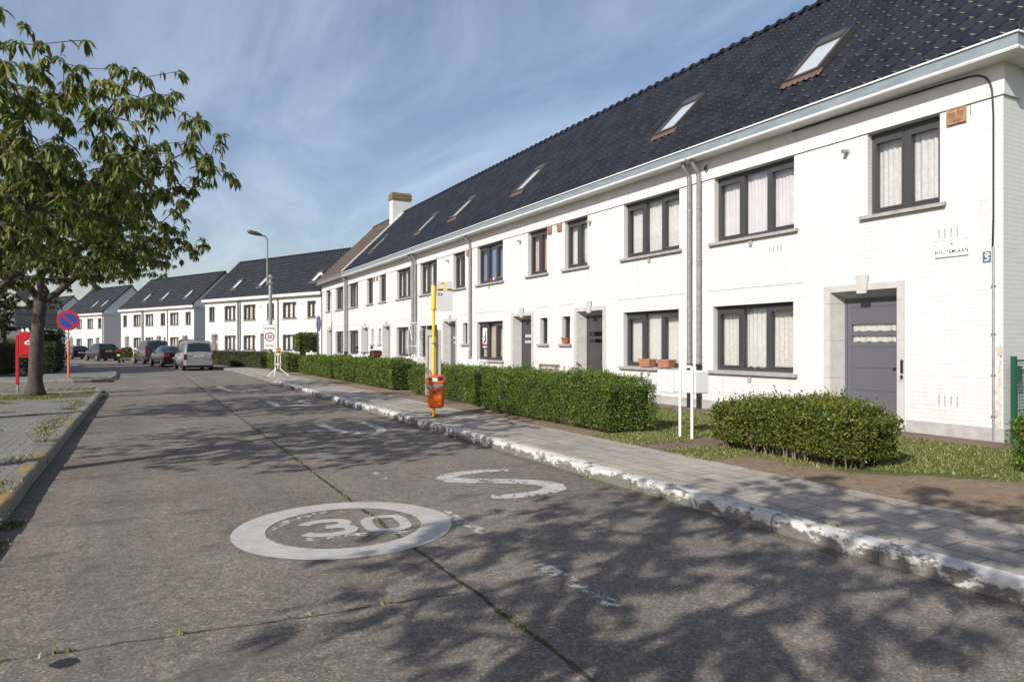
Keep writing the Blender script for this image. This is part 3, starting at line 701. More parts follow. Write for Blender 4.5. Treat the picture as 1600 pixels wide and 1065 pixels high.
M['sky_glass'] = mat('skylight_glass', (.42,.46,.50), .06, 0, .9)
def downpipe(parent, y, r=.05, blackbase=True, x=-.085, top=5.63):
    b = MB(); x = -r-.03; b.tube([(-.26,y,top),(-.25,y,top-.10),(x-.03,y,top-.26),(x,y,top-.34),(x,y,1.08 if blackbase else .14)], r, 12)
    for z in (4.55,3.4,2.3,1.3): b.tube([(x,y,z),(x,y,z+.03)], r+.007, 12)
    b.tube([(x+.045,y,3.4),(.0,y,3.4)], .012)
    for z in (3.95, 2.05): b.tube([(x,y,z),(x,y,z+.012)], r+.003, 12)
    p = b.build('downpipe', M['galv'], parent, smooth=40)
    if blackbase:
        c = MB(); c.tube([(x,y,1.12),(x,y,1.05),(x,y,1.049),(x,y,.13)], [r+.012,r+.012,r+.004,r+.004], 12); c.build('pipe_foot', M['black'], p, smooth=40)
def grille(parent, y0, y1, z0=4.93, z1=5.15):
    b = MB(); b.box(-.035, 0, y0, y1, z0, z1)
    ym = (y0+y1)/2
    for (a, c) in ((y0+.03, ym-.012), (ym+.012, y1-.03)):
        for k in range(6):
            z = z0+.03+(z1-z0-.06)*k/6; b.prism([(-.036,z),(-.047,z-.004),(-.036,z+.018)], 'y', a, c)
    b.box(-.042, -.034, y0-.012, y1+.012, z1, z1+.012); b.box(-.042, -.034, y0-.012, y0, z0, z1); b.box(-.042,-.034, y1, y1+.012, z0, z1); b.box(-.042,-.034,y0-.012,y1+.012,z0-.012,z0)
    b.build('vent_grille', M['rust'], parent)
def spotlight(parent, y, z=4.95):
    b = MB(); b.disc((-.03,y,z), .05, 'x', 14, .03); b.tube([(-.03,y,z),(-.09,y,z+.01),(-.13,y,z-.02)], [.035,.04,.045], 10); b.build('wall_lamp', M['lampg'], parent, smooth=40)
M['lampg'] = mat('lamp_grey', (.42,.40,.37), .5)
W3 = [.335, .665]; W2 = [.5]
def house(label, org, rz, L0, ops, group, near_end=False, far_end=False, pipes=(), sky=(), grilles=(), lamps=(), roof='roof', gut='zinc', brick='brick', z0=.10, seed=0, cat_='house', back=DEPTH, det=True, over=.05):
    """ops: (kind, y0, y1, opts) in metres along the front; y=0 is the near party wall"""
    root = thing('terraced_house', label, cat_, org, rz, group)
    holes = []
    for op in ops:
        k, a, c = op[:3]
        if k == 'door': holes.append((a+.02, c-.02, .0, 2.58, .02))
        else: holes.append((a, c, *ZW[{'upw':'up','upn':'up','low':'low','small':'small'}[k]], .2))
    b = MB(); wall_holes(b, 0, L0, -.1, 5.16, holes)
    for op in ops:      # door reveals inside the wall
        if op[0] == 'door': pass
    # end walls with gable, rear wall
    gp = lambda y: [(0.0, -.1), (back, -.1), (back, EAVE_Z+.02), (RIDGE_X, RIDGE_Z-.04), (0.0, EAVE_Z+.28)]
    for (flag, y) in ((near_end, 0), (far_end, L0)):
        if flag: b.add([(x, y, z) for x, z in gp(y)], [(0,1,2,3,4)] if y == 0 else [(4,3,2,1,0)])
        else: b.add([(x, y, z) for x, z in gp(y)], [(0,1,2,3,4)])
    b.quad((back,0,-.1),(back,L0,-.1),(back,L0,EAVE_Z),(back,0,EAVE_Z))
    b.quad((0,0,2.75),(0+back,0,2.75),(back,L0,2.75),(0,L0,2.75))                 # floor between storeys
    # lintel lines above the ground-floor windows
    for op in ops:
        if op[0] in ('low', 'small') and det: b.prism([(0,2.715),(-.012,2.718),(-.012,2.732),(0,2.737)], 'y', op[1]-.22, op[2]+.2)
    b.build('wall', M[brick], root)
    f = MB(); f.box(-.028, 0, -.0 if not near_end else -.028, L0 if not far_end else L0+.028, 5.165, 5.86)
    if near_end: f.box(0, .42, -.028, 0, 5.165, 6.05)
    f.build('frieze', M['frieze'], root)
    p = MB(); segs = []; y = 0.0
    for op in sorted([o for o in ops if o[0] == 'door'], key=lambda o: o[1]): segs.append((y, op[1]-.03)); y = op[2]+.03
    segs.append((y, L0))
    for (a, c) in segs:
        if c-a > .05: p.bbox(-.022, .0, a, c, -.05, .33, .006)
    if near_end: p.bbox(-.022, back, -.022, .0, -.05, .33, .006)
    p.build('plinth', M['plinth'], root)
    # box gutter
    ya, yb = (-.36 if near_end else 0), (L0+.05 if far_end else L0)
    g = MB(); g.box(-.37, -.345, ya, yb, 5.665, 5.845); g.box(-.345, -.1, ya+.03, yb, 5.70, 5.715)
    if near_end: g.box(-.345, 1.1, ya, ya+.025, 5.665, 5.845); g.box(-.345, 1.1, ya+.025, -.03, 5.79, 5.80)
    gt = g.build('gutter', M[gut], root)
    t = MB(); t.box(-.40, -.33, ya-.02, yb, 5.845, 5.868); t.prism([(-.39,5.625),(-.39,5.665),(-.345,5.664),(-.02,5.664),(-.02,5.625)], 'y', ya-.02, yb); t.box(-.40, -.375, ya-.03, yb, 5.64, 5.655)
    if near_end:
        t.box(-.33, 1.12, ya-.025, ya+.05, 5.845, 5.868); t.box(-.02, 1.1, ya-.015, -.03, 5.626, 5.663)
    t.build('gutter_trim', M['white'] if gut != 'greygut' else M['sill'], gt)
    V, F = roof_mesh((-over if near_end else 0), (L0+.04 if far_end else L0), EAVE_X, EAVE_Z, RIDGE_X, RIDGE_Z)
    npmesh('roof', V, F, M[roof], root, smooth=True).data.set_sharp_from_angle(angle=R(50))
    for (flag, y, d) in ((near_end, -over-.02, 1), (far_end, L0+.045, 1)):
        if flag:
            v = MB(); v.prism([(-.31,5.85),(-.31,5.99),(RIDGE_X,RIDGE_Z+.05),(7.3,6.2),(7.3,5.98),(RIDGE_X,RIDGE_Z-.2)], 'y', y, y+.025); v.build('verge_board', M['roof_end'], root)
    for i, op in enumerate(ops):
        k, a, c = op[:3]; o = op[3] if len(op) > 3 else {}
        if k == 'door': door(root, a, c, **o)
        else:
            za, zb = ZW[{'upw':'up','upn':'up','low':'low','small':'small'}[k]]
            lights = W3 if k in ('upw','low') else (W2 if k == 'upn' else [])
            if o.get('lights') is not None: lights = o['lights']
            window(root, a, c, za, zb, lights, seed*17+i, o.get('cur', 'curtain'), cover=o.get('cover', 1.0)); sill(root, a, c, za, k in ('upw','low') and det)
    for q in pipes: downpipe(root, q[0], **(q[1] if len(q) > 1 else {}))
    for (a, c) in sky: skylight(root, a, c)
    for (a, c) in grilles: grille(root, a, c)
    for a in lamps: spotlight(root, a)
    return root
M['greygut'] = noisy('grey_gutter', (.20,.19,.18), (.13,.12,.115), 6, .8, .2, .005)
M['gutw'] = noisy('white_gutter', (.62,.62,.60), (.54,.54,.52), 3, .6, .05, .003)
FX = 10.95
Y0 = [5.3, 11.46, 17.43, 23.5, 29.42, 35.35, 41.15, 47.75]
GR = 'houses of the near white terrace'
def rel(i, ops): return [(o[0], o[1]-Y0[i], o[2]-Y0[i], *o[3:]) for o in ops]
def H(i, label, ops, **kw):
    for k in ('sky', 'grilles'):
        if k in kw: kw[k] = [(a-Y0[i], c-Y0[i]) for a, c in kw[k]]
    if 'lamps' in kw: kw['lamps'] = [a-Y0[i] for a in kw['lamps']]
    if 'pipes' in kw: kw['pipes'] = [(p[0]-Y0[i], *p[1:]) for p in kw['pipes']]
    return house(label, (FX, Y0[i], 0), 0, Y0[i+1]-Y0[i], rel(i, ops), GR, seed=i+1, **kw)
h1 = H(0, 'white brick end house with the street name plate beside its grey front door', [
    ('upn',6.19,7.40), ('upw',8.90,10.97,{'cur':'curtain_lilac'}), ('low',8.92,11.0), ('door',6.75,8.24)],
    near_end=True, over=.34, sky=[(8.72,9.50)], grilles=[(5.80,6.06)], lamps=[7.77], pipes=[(11.36,)])
h2 = H(1, 'white terraced house with two terracotta troughs on its wide ground floor sill', [
    ('upw',12.07,14.14), ('low',12.09,14.16), ('upn',15.78,16.95), ('small',16.66,17.10,{'cur':'curtain'}), ('door',14.93,16.43,{'dark':True,'style':'low','curtainc':None})],
    sky=[(12.75,13.5)], grilles=[(17.10,17.32)], lamps=[15.62], pipes=[(11.66,)])
h3 = H(2, 'white terraced house with a red and white poster in its ground floor window', [
    ('upn',17.95,19.13,{'cur':'curtain_pink'}), ('upw',20.87,22.92,{'cur':'curtain_blue'}), ('low',20.89,22.95,{'cur':'curtain_beige'}), ('small',17.93,18.36), ('door',18.77,20.25,{'dark':True})],
    sky=[(20.3,21.05)], grilles=[(17.66,17.87)], lamps=[19.6], pipes=[(23.4,{'blackbase':False})])
h4 = H(3, 'white terraced house right behind the bus stop flag, white rack at its window', [
    ('upn',24.01,25.15), ('upw',26.87,28.85), ('low',26.85,28.85,{'cur':'curtain_purple','cover':.45}), ('small',23.79,24.22), ('door',24.76,26.25)],
    sky=[(25.95,26.7)], grilles=[(23.65,23.8)], lamps=[25.6], pipes=[(29.25,{'r':.06,'blackbase':False})])
h5 = H(4, 'white terraced house with single hung window left of a grey downpipe, fifth along the near row', [
    ('upw',30.07,32.05), ('low',30.07,32.1), ('upn',33.73,34.83), ('small',34.57,34.98), ('door',32.96,34.32)],
    sky=[(30.05,30.8)], grilles=[(35.05,35.25)], pipes=[(29.6,{'r':.06})])
h6 = H(5, 'white terraced house at the far end of the glazed roof, beside the brown roof', [
    ('upn',35.98,37.1), ('small',35.83,36.25), ('upw',38.85,40.9), ('low',38.85,40.9,{'cur':'curtain_beige'}), ('door',36.76,38.18)],
    sky=[(37.5,38.25)], grilles=[(35.6,35.8)], pipes=[(41.0,{'r':.06})])
h7 = H(6, 'white house under the old brown tiled roof with a white chimney', [
    ('upw',42.14,44.05), ('low',42.14,44.1,{'cur':'curtain_brown','cover':.72}), ('upn',45.49,46.6), ('door',45.05,46.35)],
    far_end=True, roof='roof_brown', gut='greygut', pipes=[(41.3,{'r':.07})])
# labels say what sets the middle ones apart
h5['label'] = 'white terraced house left of the bus stop, fifth from the near end'
# chimney and party-wall flashing of the brown-roofed house
b = MB(); b.box(2.85,4.05,.02,.66,7.5,10.62)
ch = b.build('chimney', M['brick'], h7)
b = MB()
for k in range(5): b.bbox(2.80-.02*(k%2),4.10+.02*(k%2),-.03-.02*(k%2),.71+.02*(k%2),10.62+k*.085,10.62+(k+1)*.085-.01,.012)
for k in range(3): b.bbox(2.84+.41*k,3.22+.41*k,.02,.66,11.045,11.10,.02)
M['capbrick'] = m_brick('old_chimney_brick', (.20,.15,.07), (.27,.21,.10), (.10,.085,.06), .8, 1.5)
b.build('chimney_cap', M['capbrick'], ch)
b = MB(); sl = 5.7
for s0 in (0,):
    v = [on_roof(y, s, h) for h in (-.02, .10) for (y, s) in ((-.10,.05),(.06,.05),(.06,5.62),(-.10,5.62))]
    b.add(v, [(3,2,1,0),(4,5,6,7),(0,1,5,4),(1,2,6,5),(2,3,7,6),(3,0,4,7)])
b.build('party_wall_coping', M['frieze'], h7)
b = MB(); b.tube([on_roof(5.9,.45,0), on_roof(5.9,.45,.25), on_roof(5.9,.45,.32)], [.09,.09,.06], 10); b.build('roof_vent', M['white'], h7, smooth=True)

# details of the near houses
def childbox(name, m, parent, fn):
    b = MB(); fn(b); return b.build(name, m, parent)
# power cable + conduit on the end house
yc = .12
b = MB(); b.tube([(-.042,3.6,5.605),(-.042,2.4,5.60),(-.042,1.5,5.585),(-.042,.80,5.575),(-.044,.45,5.56),(-.044,.32,5.54),(-.044,.22,5.48),(-.044,.155,5.38),(-.044,.128,5.27),(-.045,yc,5.15),(-.02,yc,4.9),(-.02,yc,3.4),(-.02,yc+.01,2.95)], .013, 7)
b.build('power_cable', M['cable'], h1, smooth=True)
b = MB(); b.tube([(-.02,yc,2.98),(-.02,yc,.16)], .017, 8)
for z in (2.4,1.7,1.1,.5): b.box(-.04,0,yc-.028,yc+.028,z,z+.012)
b.build('cable_conduit', M['galv'], h1, smooth=40)
for (yy, zz) in ((6.0,5.55),(11.2-5.3,5.5)):
    pass
b = MB(); b.tube([(-.02,5.85,5.50),(-.06,5.86,5.44),(-.05,5.83,5.36),(-.03,5.88,5.33),(-.05,5.92,5.42),(-.02,5.9,5.5)], .012, 6); b.build('cable_loop', M['cable'], h1, smooth=True)
# weep slots in the brickwork
b = MB()
for (yb_, zb_, nn, hh) in ((.63,3.19,4,.15),(.63,.60,4,.16),(.44,5.00,4,.16),(3.9,3.36,4,.13)):
    for k in range(nn): b.box(-.004, .001, yb_+.09*k, yb_+.09*k+.007, zb_+.012*(k%2), zb_+hh)
b.build('weep_slots', M['cable'], h1)
# letter slot / bell by the doors
b = MB(); b.bbox(-.045,-.022,1.46,1.50,1.08,1.30,.004); b.bbox(-.055,-.0225,1.465,1.495,.99,1.05,.004); b.build('door_bell', M['black'], h1)
b = MB(); b.bbox(-.034,-.022,4.75,4.86,.98,1.06,.004); b.bbox(-.034,-.022,4.73,4.87,.86,.92,.004); b.build('door_bell', M['galv'], h2)
# street name plate
pl = thing('street_name_plate', 'white enamel HOUTEMLAAN street name plate on the end house', 'street sign', (FX-.012, 6.01, 3.03))
b = MB(); b.bbox(-.006,.012,-.242,.242,-.13,.13,.003); b.build('plate', M['white'], pl)
M['ink'] = mat('black_lettering', (.02,.02,.025), .5)
M['inkgrey'] = mat('grey_lettering', (.25,.25,.27), .5)
def front_text(s, size, m, parent, loc, sx=1, bold=0, space=1): return text(s, size, m, parent, loc, (R(90),0,R(-90)), sx=sx, bold=bold, space=space)
front_text('HOUTEMLAAN', .078, M['ink'], pl, (-.0068,0,-.055), .84, .0016, 1.14)
b = MB()
for (a, c, d, e) in ((-.025,.025,.035,.04),(-.025,-.02,.035,.085),(.02,.025,.035,.085),(-.025,.025,.082,.087),(-.01,.01,.05,.072)): b.box(-.0075,-.006,a,c,d,e)
b.build('crest', M['ink'], pl)
b = MB()
for k in range(4): b.box(-.0072,-.006,.09+.016*k,.10+.016*k,.045,.06); b.box(-.0072,-.006,-.15+.016*k,-.14+.016*k,.045,.06)
b.build('small_lettering', M['inkgrey'], pl)
b = MB()
for (y, z) in ((-.22,-.108),(.22,-.108),(-.22,.108),(.22,.108)): b.disc((-.008,y,z), .007, 'x', 8, .003)
b.build('screws', M['steel'], pl)
b = MB(); t_ = .006
for (a, c, d, e) in ((-.242,.242,-.13,-.124),(-.242,.242,.124,.13),(-.242,-.236,-.124,.124),(.236,.242,-.124,.124)): b.box(-.009,-.0055,a,c,d,e)
b.build('border', M['inkgrey'], pl)
bp = thing('utility_plate', 'small blue utility marker plate beside the cable pipe', 'plate', (FX-.006, 5.515, 2.84))
M['blueplate'] = mat('blue_plate', (.085,.125,.17), .5)
b = MB(); b.bbox(-.004,.006,-.055,.055,-.08,.08,.002); b.build('plate', M['blueplate'], bp)
b = MB()
for (a, c, z) in ((-.04,.02,.055),(-.045,.03,.03),(-.02,.02,.005),(-.045,.0,-.02),(-.03,.03,-.05)): b.box(-.0055,-.004,a,c,z-.007,z+.007)
b.build('markings', M['white'], bp)
# flower troughs on sills
def trough(label, loc, w=.42, h=.19, m='terra', g=None):
    o = thing('flower_trough', label, 'planter', loc, 0, g); b = MB()
    a, c = .085, .115; H2 = w/2
    bot = [(-a,-H2*.82),(a,-H2*.82),(a,H2*.82),(-a,H2*.82)]; top = [(-c,-H2),(c,-H2),(c,H2),(-c,H2)]
    i2 = [(-c+.015,-H2+.015),(c-.015,-H2+.015),(c-.015,H2-.015),(-c+.015,H2-.015)]
    vs = [(*p,0) for p in bot]+[(*p,h-.03) for p in top]+[(p[0]*1.06,p[1]*1.03,h-.03) for p in top]+[(p[0]*1.06,p[1]*1.03,h) for p in top]+[(*p,h) for p in i2]+[(*p,h-.03) for p in i2]
    fs = [(3,2,1,0)]
    for k in range(5):
        for i in range(4): j = (i+1)%4; fs.append((k*4+i,k*4+j,k*4+4+j,k*4+4+i))
    b.add(vs, fs); b.build('pot', M[m], o)
    s = MB(); s.quad((-c+.015,-H2+.015,h-.028),(c-.015,-H2+.015,h-.028),(c-.015,H2-.015,h-.028),(-c+.015,H2-.015,h-.028)); s.build('soil', M['soil'], o)
    return o
M['soil'] = noisy('potting_soil', (.04,.03,.02), (.07,.05,.03), 40, .95, .5, .01)
trough('pinkish terracotta trough on the sill, nearer the twin downpipes', (FX+.045-.02, 12.55, 1.004))
trough('pinkish terracotta trough on the sill, farther from the twin downpipes', (FX+.045-.02, 13.25, 1.004))
trough('small dark red trough on a narrow ground floor sill', (FX+.03, 16.87, 1.584), .30, .17, 'terra2')
# poster in the window of house 3 (stuck to the inside of the pane)
po = thing('poster', 'red and white paper poster stuck inside a ground floor window', 'poster', (FX+.160, 22.60, 1.80))
b = MB(); b.box(0,.003,-.19,.19,-.36,.36); b.build('sheet', M['white'], po)
b = MB(); b.box(-.002,0,-.19,.19,-.32,-.22); b.box(-.002,0,-.02,.12,-.20,-.10); b.build('red_print', mat('poster_red', (.45,.03,.04), .5), po)
b = MB(); b.box(-.002,0,-.10,0.0,-.15,.12); b.disc((-.002,-.05,.18), .05, 'x', 14, .002); b.box(-.002,0,-.06,-.03,.22,.28); b.build('dark_print', M['ink'], po)
# small toys on the sill of house 3's first-floor window
tr = random.Random(5)
tw = thing('toy', 'tiny coloured toys lined up inside an upper window', 'toys', (FX+.19, 21.9, 3.85))
for k in range(6):
    b = MB(); y = -.7+.24*k+tr.uniform(-.05,.05); r = tr.uniform(.03,.05); b.tube([(0,y,0),(0,y,r),(0,y,r*2),(0,y,r*2.6)], [r*.7,r,r*.8,.005], 8); b.build('figure', mat('toy_colour', tr.choice([(.5,.05,.04),(.05,.25,.08),(.5,.35,.05),(.6,.6,.6)]), .5), tw, smooth=True)
# white tube rack on house 4's window
rk = thing('clothes_rack', 'thin white tube drying rack standing at a ground floor window', 'drying rack', (FX-.6, 28.4, .13))
b = MB(); b.tube([(0,-1.0,0),(0,-1.0,2.35)], .016); b.tube([(0,.25,0),(0,.25,2.35)], .016); b.tube([(0,-1.0,2.35),(0,.25,2.35)], .016); b.tube([(0,.25,2.3),(0,-.15,1.6)], .014); b.tube([(0,-1.0,1.35),(0,.25,1.35)], .012); b.tube([(.35,-1.0,0),(.35,-1.0,2.3),(0,-1.0,2.35)], .014); b.tube([(.35,.25,0),(.35,.25,2.3),(0,.25,2.35)], .014)
b.build('frame', M['white'], rk, smooth=40)
# small bench between the two doors, behind the long hedge
be = thing('garden_bench', 'small grey wooden bench against the wall between two front doors', 'bench', (FX-.55, 17.25, .13))
M['oldwood'] = noisy('old_wood', (.24,.20,.16), (.15,.125,.10), 12, .8, .3, .004, stretch=(1,.2,1))
b = MB()
for k in range(3): b.bbox(.16+.012*k,.19+.012*k,-.55,.55,.50+.12*k,.60+.12*k,.006)
b.build('backrest', M['oldwood'], be)
b = MB()
for k in range(4): b.bbox(-.22+.10*k,-.14+.10*k,-.55,.55,.42,.45,.006)
b.build('seat', M['oldwood'], be)
for y in (-.48,.43):
    b = MB(); b.bbox(-.2,-.15,y,y+.05,-.02,.42,.005); b.bbox(.12,.17,y,y+.05,-.02,.82,.005); b.box(-.15,.12,y+.01,y+.04,.36,.42); b.build('leg', M['oldwood'], be)
# dark gully mouth in the far kerb
b = MB(); b.box(4.588,4.62,24.2,24.75,.015,.095); tag(b.build('kerb_inlet', M['black']), kind='structure')
# green mesh gate at the right end
M['green'] = mat('green_gate_paint', (.012,.075,.045), .4)
gt = thing('garden_gate', 'green wire mesh garden gate at the corner of the end house', 'gate', (FX+.055, 5.19, .10))
b = MB(); b.bbox(-.03,.03,-.03,.03,0,1.28,.004); b.build('post', M['green'], gt)
b = MB(); b.bbox(1.05,1.11,-.03,.03,0,1.28,.004); b.build('post', M['green'], gt)
b = MB(); b.tube([(.05,0,.12),(.05,0,1.22),(1.03,0,1.22),(1.03,0,.12),(.05,0,.12)], .02, 8); b.build('gate_frame', M['green'], gt, smooth=40)
b = MB()
for k in range(1,20): x = .05+.049*k; b.tube([(x,0,.12),(x,0,1.22)], .003, 4)
for k in range(1,23): z = .12+.048*k; b.tube([(.05,.004,z),(1.03,.004,z)], .003, 4)
b.build('wire_mesh', M['green'], gt)
b = MB(); b.bbox(.035,.16,-.035,.03,.93,1.14,.008); b.tube([(.10,-.035,1.09),(.10,-.09,1.09),(.26,-.09,1.07)], .009, 6); b.build('lock', M['green'], gt)
# bare render patch where the paint is lost on the corner
b = MB(); rr = random.Random(3); pts = []
for k in range(14):
    t = k/13; pts.append((-.003, .02+.0, .33+1.0*t))
b.add([(-.003,.02+.0,.34)]+[(-.003,.03+.10*abs(rr.gauss(.7,.35))*(1-k/12)+.02,.34+k*.085) for k in range(13)]+[(-.003,.02,1.4)], [tuple(range(15))])
b.add([(-.003,.005,1.36),(-.003,.085,1.38),(-.003,.10,1.5),(-.003,.03,1.56),(-.003,.004,1.5)], [(0,1,2,3,4)])
b.build('lost_paint_patch', noisy('bare_render', (.40,.36,.32), (.56,.53,.49), 14, .9, .4, .01), h1)

# ---------------- far terraces round the bend
PHI = R(24.6)
def far_row(org, specs, rz, group, last_far=True, first_near=True, zoff=0.02):
    c, s = math.cos(rz), math.sin(rz); y = 0
    for i, (label, Ln, ops, pipes, sky_, extra) in enumerate(specs):
        house(label, (org[0]-s*y, org[1]+c*y, zoff), rz, Ln, ops, group, near_end=(first_near and i == 0), far_end=(last_far and i == len(specs)-1), pipes=pipes, sky=sky_, gut='gutw', seed=40+i+int(org[1]), lamps=[Ln*.42], det=False, **extra)
        y += Ln
def tA(L): return [('upn',.7,1.85),('door',1.25,2.65),('upw',3.35,5.3),('low',3.35,5.3)]
def tB(L): return [('small',.45,.87),('upn',.55,1.65),('door',1.38,2.75),('upw',3.4,5.35),('low',3.4,5.35)]
def tC(L): return [('upw',.6,2.55),('low',.6,2.55),('door',3.6,4.95),('upn',4.3,5.3)]
def cset(ops, **kw): return [(o[0],o[1],o[2],{**(o[3] if len(o)>3 else {}), **kw.get(o[0], {})}) for o in ops]
far_row((12.94,56.8), [
    ('white terraced house behind the tall clipped hedge block', 6.0, tA(6), [(5.9,{'r':.055})], [(1.4,2.15)], {}),
    ('white terraced house behind the ZONE 30 sign', 6.0, cset(tB(6), upn={'cur':'curtain_brown'}, upw={'cur':'curtain_beige'}), [(5.8,{'r':.06})], [(3.2,3.95)], {}),
    ('white terraced house just right of the silver van', 6.0, tC(6), [(.15,{'r':.06})], [(1.5,2.25)], {})], PHI, 'houses of the first bend terrace')
far_row((5.04,83.0), [
    ('white terraced house directly behind the dark sedan', 5.9, tA(6), [(5.8,{'r':.05})], [(2.5,3.25)], {}),
    ('white terraced house behind the roof of the brown van', 5.9, tB(6), [(5.8,{'r':.06})], [(2.0,2.75)], {}),
    ('white terraced house with its door right of the motorcycle', 5.9, tC(6), [(.15,{'r':.06})], [(.6,1.35)], {})], PHI, 'houses of the second bend terrace')
far_row((-4.63,109.1), [
    ('white terraced house behind the black hatchback', 6.5, tA(6), [(.15,{'r':.06})], [(1.5,2.25),(4.6,5.35)], {}),
    ('white terraced house behind the no parking sign', 6.5, tC(6), [], [], {})], PHI, 'houses of the third bend terrace')
far_row((-13.7,138.0), [
    ('far white house whose front is hidden by the cherry trunk', 6.5, tA(6), [(.15,{'r':.06})], [], {}),
    ('farthest white house, left of the cherry trunk', 6.5, tC(6), [(6.3,{'r':.06})], [], {})], PHI, 'houses of the fourth bend terrace')
far_row((-27.0,165.0), [
    ('distant white house at the left edge beyond the hedges', 7.5, tA(6), [], [], {})], R(30), 'houses of the fifth bend terrace')
# small windows in the shaded gable walls that face the camera
def gable_window(parent, x0, x1, z0=1.5, z1=2.4):
    b = MB(); f = .06
    b.box(x0,x0+f,-.02,.0,z0,z1); b.box(x1-f,x1,-.02,0,z0,z1); b.box(x0+f,x1-f,-.02,0,z0,z0+f); b.box(x0+f,x1-f,-.02,0,z1-f,z1)
    w = b.build('window', M['frame'], parent); b = MB(); b.box(x0+f,x1-f,-.012,0,z0+f,z1-f); b.build('pane', M['darkpane'], w)
    b = MB(); b.box(x0-.08,x1+.08,-.05,0,z0-.06,z0); b.build('window_sill', M['sill'], parent)
M['darkpane'] = mat('dark_pane', (.02,.022,.025), .08)
for o in [q for q in COL.objects if q.get('label') in ('white terraced house directly behind the dark sedan', 'white terraced house behind the black hatchback')]: gable_window(o, 3.0, 4.1)
# unseen house added outside the left edge to cast shade across the bend
house('unseen white house added left of frame to shade the bend', (-9.2, 50.0, 0), R(180), 11.5, [('low',1,3),('upw',1,3),('low',7,9),('upw',7,9),('door',4,5.4)], None, near_end=True, far_end=True, seed=77, gut='gutw')

# ------------------------------------------------------------------ street furniture
M['yellow'] = noisy('yellow_enamel', (.78,.52,.02), (.72,.46,.02), 4, .4, 0)
M['flag'] = noisy('flag_panel', (.47,.47,.465), (.44,.44,.435), 5, .45, 0)
M['orange'] = noisy('orange_bin_plastic', (.66,.13,.012), (.54,.09,.01), 4, .38, .05, .003)
M['orangepost'] = mat('orange_post', (.70,.13,.015), .45)
M['bag'] = noisy('bin_liner', (.16,.11,.11), (.30,.25,.25), 14, .3, .8, .02)
M['red'] = mat('sign_red', (.40,.012,.02), .4)
M['blue'] = mat('sign_blue', (.006,.055,.30), .4)
M['postred'] = noisy('post_red', (.46,.008,.02), (.40,.006,.016), 3, .35, 0)
M['alu'] = noisy('brushed_alu', (.42,.41,.39), (.34,.33,.32), 6, .5, .05, .002, metal=.3)
M['signback'] = noisy('dark_sign_back', (.050,.060,.062), (.035,.042,.045), 3, .55, 0)
# bus stop: yellow pole, flag, timetable frame
bs = thing('bus_stop', 'yellow bus stop pole with white flag above the orange bin', 'bus stop', (5.12, 12.74, .125))
ang = math.atan2(-.15, .27)       # flag direction in plan
dxy = Vector((math.cos(ang), math.sin(ang), 0)); nxy = Vector((-dxy.y, dxy.x, 0))
b = MB(); b.tube([(0,0,-.02),(0,0,2.12)], .030, 12); b.tube([(0,0,2.10),(0,0,2.115),(0,0,2.585),(0,0,2.60)], [.032,.050,.050,.040], 14)
b.build('pole', M['yellow'], bs, smooth=40)
b = MB(); b.tube([(0,0,2.60),(0,0,2.66),(0,0,2.70)], [.016,.016,.02], 8); b.build('pole_tip', M['galv'], bs, smooth=40)
fl = bpy.data.objects.new('flag_holder', None)
b = MB()
def slab2(b, d0, d1, n0, n1, z0, z1):
    v = [tuple(dxy*d+nxy*n+Vector((0,0,z))) for z in (z0, z1) for (d, n) in ((d0,n0),(d1,n0),(d1,n1),(d0,n1))]
    b.add(v, [(3,2,1,0),(4,5,6,7),(0,1,5,4),(1,2,6,5),(2,3,7,6),(3,0,4,7)])
bpy.data.objects.remove(fl)
slab2(b, .06, .375, -.010, .010, 2.09, 2.68); fg = b.build('flag', M['flag'], bs)
b = MB(); slab2(b, .085, .375, -.0125, -.0105, 2.50, 2.535); fb = b.build('name_strip', M['ink'], fg)
b = MB(); slab2(b, .085, .375, -.0130, -.0108, 2.535, 2.545); slab2(b, .165, .235, -.0125, -.0105, 2.575, 2.62); slab2(b, .18, .245, -.0125, -.0105, 2.65, 2.675); b.build('yellow_emblem', M['yellow'], fg)
b = MB(); slab2(b, .15, .21, -.0125, -.0105, 2.63, 2.645); slab2(b, .095, .175, -.0125, -.0105, 2.405, 2.452); b.build('line_box', M['ink'], fg)
b = MB(); slab2(b, .195, .275, -.0140, -.0127, 2.51, 2.525); slab2(b, .125, .145, -.0140, -.0127, 2.417, 2.440); b.build('flag_lettering', M['white'], fg)
b = MB(); slab2(b, .0, .065, -.008, .008, 2.11, 2.135); slab2(b, .0, .085, -.008, .008, 2.49, 2.515); b.build('flag_bracket', M['galv'], bs)
b = MB()
slab2(b, -.175, -.125, .06, .12, .42, 1.60); slab2(b, .085, .135, .06, .12, .42, 1.60); slab2(b, -.175, .135, .06, .12, 1.60, 1.72); slab2(b, -.125, .085, .06, .12, .42, .52)
tf = b.build('timetable_frame', M['alu'], bs)
b = MB(); slab2(b, -.125, .085, .085, .10, .52, 1.60); b.build('timetable_panel', M['flag'], tf)
b = MB(); b.tube([(0,0,1.43),(0,0,1.47)], .038, 12); slab2(b, -.02, .02, .0, .07, 1.44, 1.46); b.tube([(0,0,.80),(0,0,.83)], .038, 12); slab2(b, -.02, .02, .0, .07, .805, .825); b.build('clamp', M['galv'], bs)
